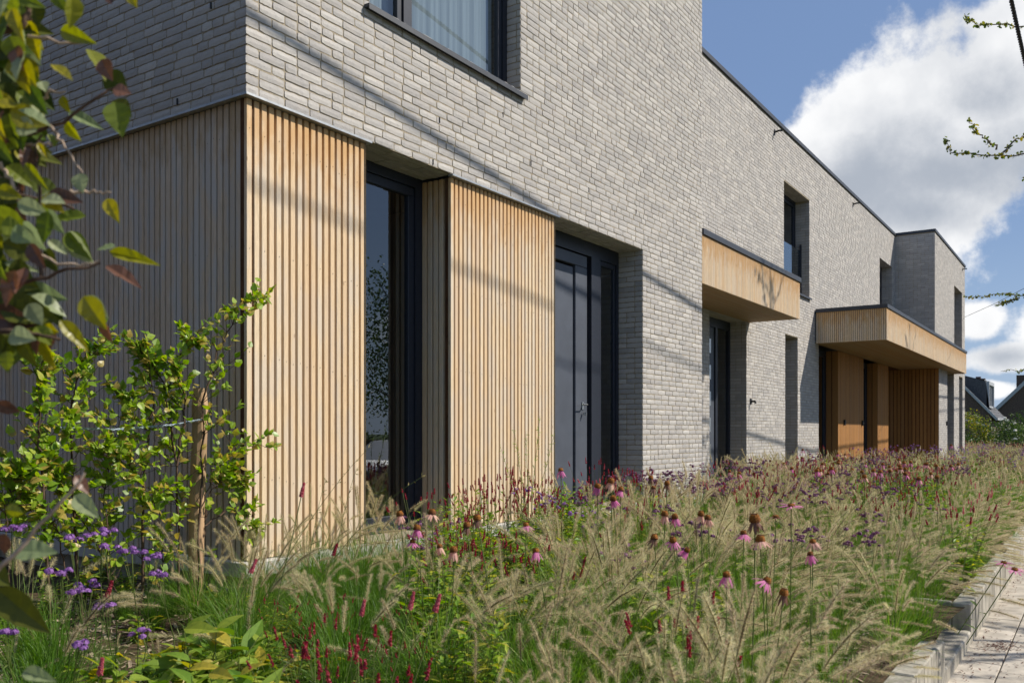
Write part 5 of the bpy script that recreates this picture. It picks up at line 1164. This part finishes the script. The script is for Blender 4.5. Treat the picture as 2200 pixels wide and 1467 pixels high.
# ------------------------------------------------------------ houses and bushes at the far right
def quad(mb, pts, tone=.5): mb.add(pts, [tuple(range(4))], tone=tone)
ha = thing('gabled_house', 'dark roofed brick house with a white framed dormer beyond the long house', 'house', (80, 6.4, -.8)); L = MB(); o = np.array(ha.location)
ex, ey0, ez = 0, -3.2, 3.0; rz_ = 7.2
L.add([(0, -3.2, 0), (0, 3.2, 0), (0, 3.2, 3.0), (0, 0, 6.7), (0, -3.2, 3.0)], Q=[(0, 1, 2, 4)], T=[(4, 2, 3)]); L.add([(0, -3.2, 0), (12, -3.2, 0), (12, -3.2, 3.0), (0, -3.2, 3.0)], [(0, 1, 2, 3)]); part('wall', L, M['dbrick'], ha)
def slope(name, par, x0, x1, y0, z0, y1, z1, th=.1, tiles=True):
    m = MB(); nrow = 14; nx = 16
    for i in range(nrow):
        a, b = i/nrow, (i+1.25)/nrow; b = min(b, 1)
        ya, za, yb, zb = y0+(y1-y0)*a, z0+(z1-z0)*a, y0+(y1-y0)*b, z0+(z1-z0)*b; u0 = (x1-x0)/nx
        for k in range(nx):
            xa, xb = x0+k*u0, x0+(k+.93)*u0; off = .05; m.add([(xa, ya, za+off), (xb, ya, za+off), (xb, yb, zb+.0), (xa, yb, zb+.0), (xa, ya, za-.05), (xb, ya, za-.05)], [(0, 1, 2, 3), (4, 5, 1, 0)], tone=random.random())
    m.add([(x0, y0, z0-.06), (x1, y0, z0-.06), (x1, y1, z1-.06), (x0, y1, z1-.06)], [(0, 1, 2, 3)]); part(name, m, M['tile'], par)
slope('roof', ha, -.1, 11, -3.5, 2.75, 0, 6.75); slope('roof', ha, -.1, 11, 3.5, 2.75, 0, 6.75)
m = MB(); P = [(-.15, -3.6, 2.5), (-.15, 0, 6.6)]
for w_ in (0,): m.add([(-.15, -3.6, 2.55), (-.15, 0, 6.62), (-.15, 0, 6.9), (-.15, -3.6, 2.85), (-.02, -3.6, 2.55), (-.02, 0, 6.62), (-.02, 0, 6.9), (-.02, -3.6, 2.85)], [(0, 1, 2, 3), (3, 2, 6, 7), (0, 1, 5, 4)])
m.box(-.1, 11, -3.68, -3.5, 2.62, 2.80); part('barge_board', m, M['wpaint'], ha)
dm = MB(); dm.add([(1.0, -3.0, 3.5), (1.0, -.2, 6.5), (1.0, -.2, 6.7), (1.0, -2.7, 5.9)], [(0, 1, 2, 3)]); dm.add([(1.0, -2.75, 5.95), (5.2, -2.75, 5.95), (5.2, -.1, 6.75), (1.0, -.1, 6.75)], [(0, 1, 2, 3)]); dmo = part('dormer', dm, M['tile'], ha)
dm = MB(); dm.box(1.0, 5.2, -2.95, -2.72, 5.62, 5.92); dm.box(1.0, 1.2, -2.95, -2.75, 3.75, 5.62); dm.box(5.0, 5.2, -2.95, -2.75, 3.75, 5.62)
for k in range(3): dm.box(2.0+k*.95, 2.12+k*.95, -2.85, -2.75, 3.75, 5.62)
dm.box(1.2, 5.0, -2.9, -2.75, 3.7, 3.85); part('dormer_frame', dm, M['wpaint'], dmo)
dm = MB(); dm.add([(1.2, -2.7, 3.8), (5.0, -2.7, 3.8), (5.0, -2.7, 5.62), (1.2, -2.7, 5.62)], [(0, 1, 2, 3)]); part('dormer_window', dm, M['glass'], dmo)
ch = MB(); ch.box(5.9, 6.5, -2.0, -1.2, 3.6, 6.3); ch.box(5.8, 6.6, -2.15, -1.05, 6.3, 6.42); ch.box(6.0, 6.3, -1.8, -1.4, 6.42, 6.6); part('chimney', ch, M['dbrick'], ha)
p = onX(2200, 820, 104); hb = thing('gabled_house', 'dark gable with white barge boards and square chimney at the right edge', 'house', (104, p[1]-.3, -.8)); m = MB(); hh = p[2]+.8
m.add([(0, -5, 0), (0, 5, 0), (0, 5, hh-5.2), (0, 0, hh), (0, -5, hh-5.2)], Q=[(0, 1, 2, 4)], T=[(4, 2, 3)]); part('wall', m, M['dbrick'], hb)
slope('roof', hb, .1, 9, -5.2, hh-5.4, 0, hh); slope('roof', hb, .1, 9, 5.2, hh-5.4, 0, hh)
m = MB()
for sg in (1, -1): m.add([(-.2, sg*5.4, hh-5.7), (-.2, 0, hh-.1), (-.2, 0, hh+.4), (-.2, sg*5.4, hh-5.2), (0.1, 0, hh+.4), (.1, sg*5.4, hh-5.2)], [(0, 1, 2, 3), (3, 2, 4, 5)])
part('barge_board', m, M['wpaint'], hb); m = MB(); m.box(1.4, 2.4, -.3, 1.1, hh-2, hh+.8); part('chimney', m, M['dbrick'], hb)
m = MB(); m.box(-.05, -.01, -2.2, -.9, hh-4.6, hh-3.2); part('window', m, M['glass'], hb)
hc = thing('low_outbuilding', 'low tiled shed roof close behind the end of the long house', 'shed', (66, 4.5, -.8)); m = MB(); m.box(0, 5, -1.4, 3, 0, 2.2); part('wall', m, M['dbrick'], hc); slope('roof', hc, -.2, 5.2, -1.8, 2.1, 2.5, 3.7)
def bush(name, label, x, y, rx, ry, h, n, mat, cat='bush', group=None, ls=.12, white=0):
    t = thing(name, label, cat, (x, y, -.8), 0, group); m = MB(); s = MB(); cl = [(rng.uniform(-rx, rx)*.8, rng.uniform(-ry, ry)*.8, h*rng.uniform(.3, .82), rng.uniform(.3, .55)*min(h, rx*1.3)*.6) for k in range(12)]
    for k in range(n):
        c = cl[k % 12]; d = rv(); r = c[3]*rng.uniform(.5, 1.15)**.6; q = np.array(c[:3])+d*r; q[2] = max(.05, q[2]); leafshape(m, q, rv(), d+rv(.6), ls*rng.uniform(.7, 1.3), ls*.6, rng.uniform(0, 1), segs=2)
    for k in range(12): s.tube([(cl[k][0]*.2, cl[k][1]*.2, 0), (cl[k][0]*.6, cl[k][1]*.6, cl[k][2]*.5), cl[k][:3]], [.04, .03, .01], 5)
    part('stems', s, M['bark'], t); part('leaves', m, mat, t, kind='stuff')
    if white:
        w = MB()
        for k in range(white): c = cl[k % 12]; d = rv()*np.array([1, 1, 1]); d[0] = -abs(d[0]); floret_head(w, np.array(c[:3])+d*c[3]*1.05, .07, 10, sz=.035)
        part('flowers', w, M['white'], t, kind='stuff')
for i, (x, y, rx, ry, h, ml, wh, lab) in enumerate([(50, 1.6, 1.6, 1.4, 2.7, 'ginkgo', 0, 'green bush touching the far end of the long house'), (52, -.3, 1.7, 1.5, 2.9, 'dkleaf', 6, 'green bush with few white flowers below the dormer'), (47, -.9, 1.6, 1.3, 2.3, 'dkleaf', 12, 'dark rose bush dotted with white flowers'), (50, -2.4, 1.8, 1.4, 2.4, 'dkleaf', 12, 'dark rose bush with white flowers at the right edge'), (56, -2.6, 1.6, 1.5, 3.1, 'dkleaf', 0, 'taller green bush below the dark gable'), (46, 1.5, 1.4, 1.2, 1.5, 'dkleaf', 4, 'dark low bush beside the brick corner')]):
    bush('garden_bush', lab, x, y, rx, ry, h, 2300, M[ml], ls=.13, white=wh)

# ------------------------------------------------------------ the other side of the street (seen in the window glass)
def bigtree(x, y, h, r, n, label):
    t = thing('street_tree', label, 'tree', (x, y, -.8)); m = MB(); m.tube(branch_pts([(0, 0, 0), (.05, .1, h*.4), (0, 0, h*.8)], 8, .04), np.linspace(.2, .06, 8), 9); part('trunk', m, M['bark'], t, smooth=True); lf, b = MB(), MB()
    for k in range(26):
        a = k*2.4; z = h*(.32+.62*k/26); rr = r*(1-.5*abs(k/26-.35))*rng.uniform(.4, 1); c = np.array([math.cos(a)*rr*.8, math.sin(a)*rr*.8, z]); b.tube([(0, 0, z*.7), c*(.5, .5, .9), c], [.06, .04, .015], 5)
        for j in range(n//26): d = rv(); leafshape(lf, c+d*r*.42*rng.uniform(.4, 1.1), rv(), d, .16, .1, rng.uniform(0, 1), segs=2)
    part('crown', lf, M['dkleaf'], t, kind='stuff'); part('limbs', b, M['bark'], t)
bigtree(16, -17.5, 7.0, 2.6, 5200, 'dark broadleaf tree across the road, nearest'); bigtree(24, -18.5, 8.2, 3.0, 5200, 'dark broadleaf tree across the road, farther along'); bigtree(33, -19, 7.5, 3, 4200, 'dark broadleaf tree across the road, farthest')
hg = thing('clipped_hedge', 'long dark clipped hedge across the road', 'hedge', (20, -15.5, -.8)); m = MB()
for k in range(9000): d = rv(); p = np.array([rng.uniform(-22, 40), rng.uniform(-.6, .6), rng.uniform(0, 1.6)]); leafshape(m, p, rv(), d, .16, .12, rng.uniform(0, 1), segs=2)
part('leaves', m, M['dkleaf'], hg, kind='stuff'); m = MB(); m.box(-22, 40, -.4, .4, 0, 1.35); part('inner_twigs', m, M['soil'], hg)
car = thing('parked_car', 'silver car parked across the road, mirrored in the tall window', 'car', (10.4, -9.4, -.775)); prof = [(0, .35), (0, .75), (.15, .85), (.95, .95), (1.55, 1.38), (2.9, 1.42), (3.6, 1.0), (4.15, .9), (4.25, .55), (4.2, .3)]
m = MB(); n = len(prof); V = []
for yy, sc_ in ((0, .97), (.12, 1.0), (1.6, 1.0), (1.72, .97)): V += [((a-2.1)*sc_+2.1, yy+(.14*(1 if yy < .8 else -1) if z > 1.0 else 0), z) for a, z in prof]
Q = [(r*n+i, r*n+i+1, (r+1)*n+i+1, (r+1)*n+i) for r in range(3) for i in range(n-1)]; m.add(V, Q)
for r in (0, 3*n): m.add([V[r+i] for i in range(n)]+[(2.1, V[r][1], .6)], T=[(i, i+1, n) for i in range(n-1)]+[(n-1, 0, n)])
part('body', m, M['carpaint'], car)
m = MB()
for yy in (.105, 1.615): m.add([(1.15, yy, 1.0), (3.45, yy, 1.0), (2.9, yy+(.02 if yy < 1 else -.02), 1.34), (1.62, yy+(.02 if yy < 1 else -.02), 1.32)], [(0, 1, 2, 3)])
part('side_window', m, M['black'], car)
for xx in (.8, 3.4):
    for yy in (-.01, 1.55):
        m = MB(); m.tube([(xx, yy, .32), (xx, yy+.18, .32)], .32, 20, cap=True); wv = part('wheel', m, M['tyre'], car); m = MB(); m.tube([(xx, yy-.012, .32), (xx, yy+.192, .32)], .18, 16, cap=True); part('rim', m, M['metal'], wv)

# ------------------------------------------------------------ unseen hedge added left of the view to keep skylight off the side wall
nh = thing('added_skylight_hedge', 'unseen hedge added to shade the house side wall', 'hedge', (-6.6, 4.5, -.6)); m = MB()
for k in range(9000): leafshape(m, (rng.uniform(-.75, .75), rng.uniform(-4.2, 6.5), rng.uniform(0, 4.6)), rv(), rv(), .12, .09, rng.uniform(0, 1), segs=2)
part('leaves', m, M['dkleaf'], nh, kind='stuff'); m = MB(); m.box(-.45, .45, -4.1, 6.4, 0, 4.2); part('inner_twigs', m, M['soil'], nh); nh.scale = (1, 1.3, 1.6)
# ------------------------------------------------------------ labels of look-alike plants: which one of its row
NUM = 'one two three four five six seven eight nine ten eleven twelve thirteen fourteen fifteen sixteen seventeen eighteen nineteen twenty'.split()
ORD = 'first second third fourth fifth sixth seventh eighth ninth tenth eleventh twelfth thirteenth fourteenth fifteenth sixteenth seventeenth eighteenth nineteenth twentieth'.split()
by = {}
for o in COL.objects:
    if o.parent is None and o.get('label') and o.get('group'): by.setdefault(o['label'], []).append(o)
for lab, os_ in by.items():
    if len(os_) > 20 and 'far end' in lab:
        os_.sort(key=lambda o: o.location.x); third = (len(os_)+2)//3; cut = [os_[i*third:(i+1)*third] for i in range(3)]
    else: cut = [os_]
    base_ = lab
    for ci, os_ in enumerate(cut):
      if len(cut) > 1: lab = base_.split(' at the far end')[0]+(' where the far end begins', ' halfway into the far end', ' deepest in the far end')[ci]
      if 1 < len(os_) <= 20:
        os_.sort(key=lambda o: proj(tuple(o.location))[0])
        for i, o in enumerate(os_):
            w = 'leftmost' if i == 0 else ('rightmost' if i == len(os_)-1 else ORD[i]+' from left')
            o['label'] = f'{lab}, {w} of {NUM[len(os_)-1]}'
            if len(o['label'].split()) > 16: o['label'] = o['label'].replace(', nearest the', ' by the').replace(' from left of', ' of')
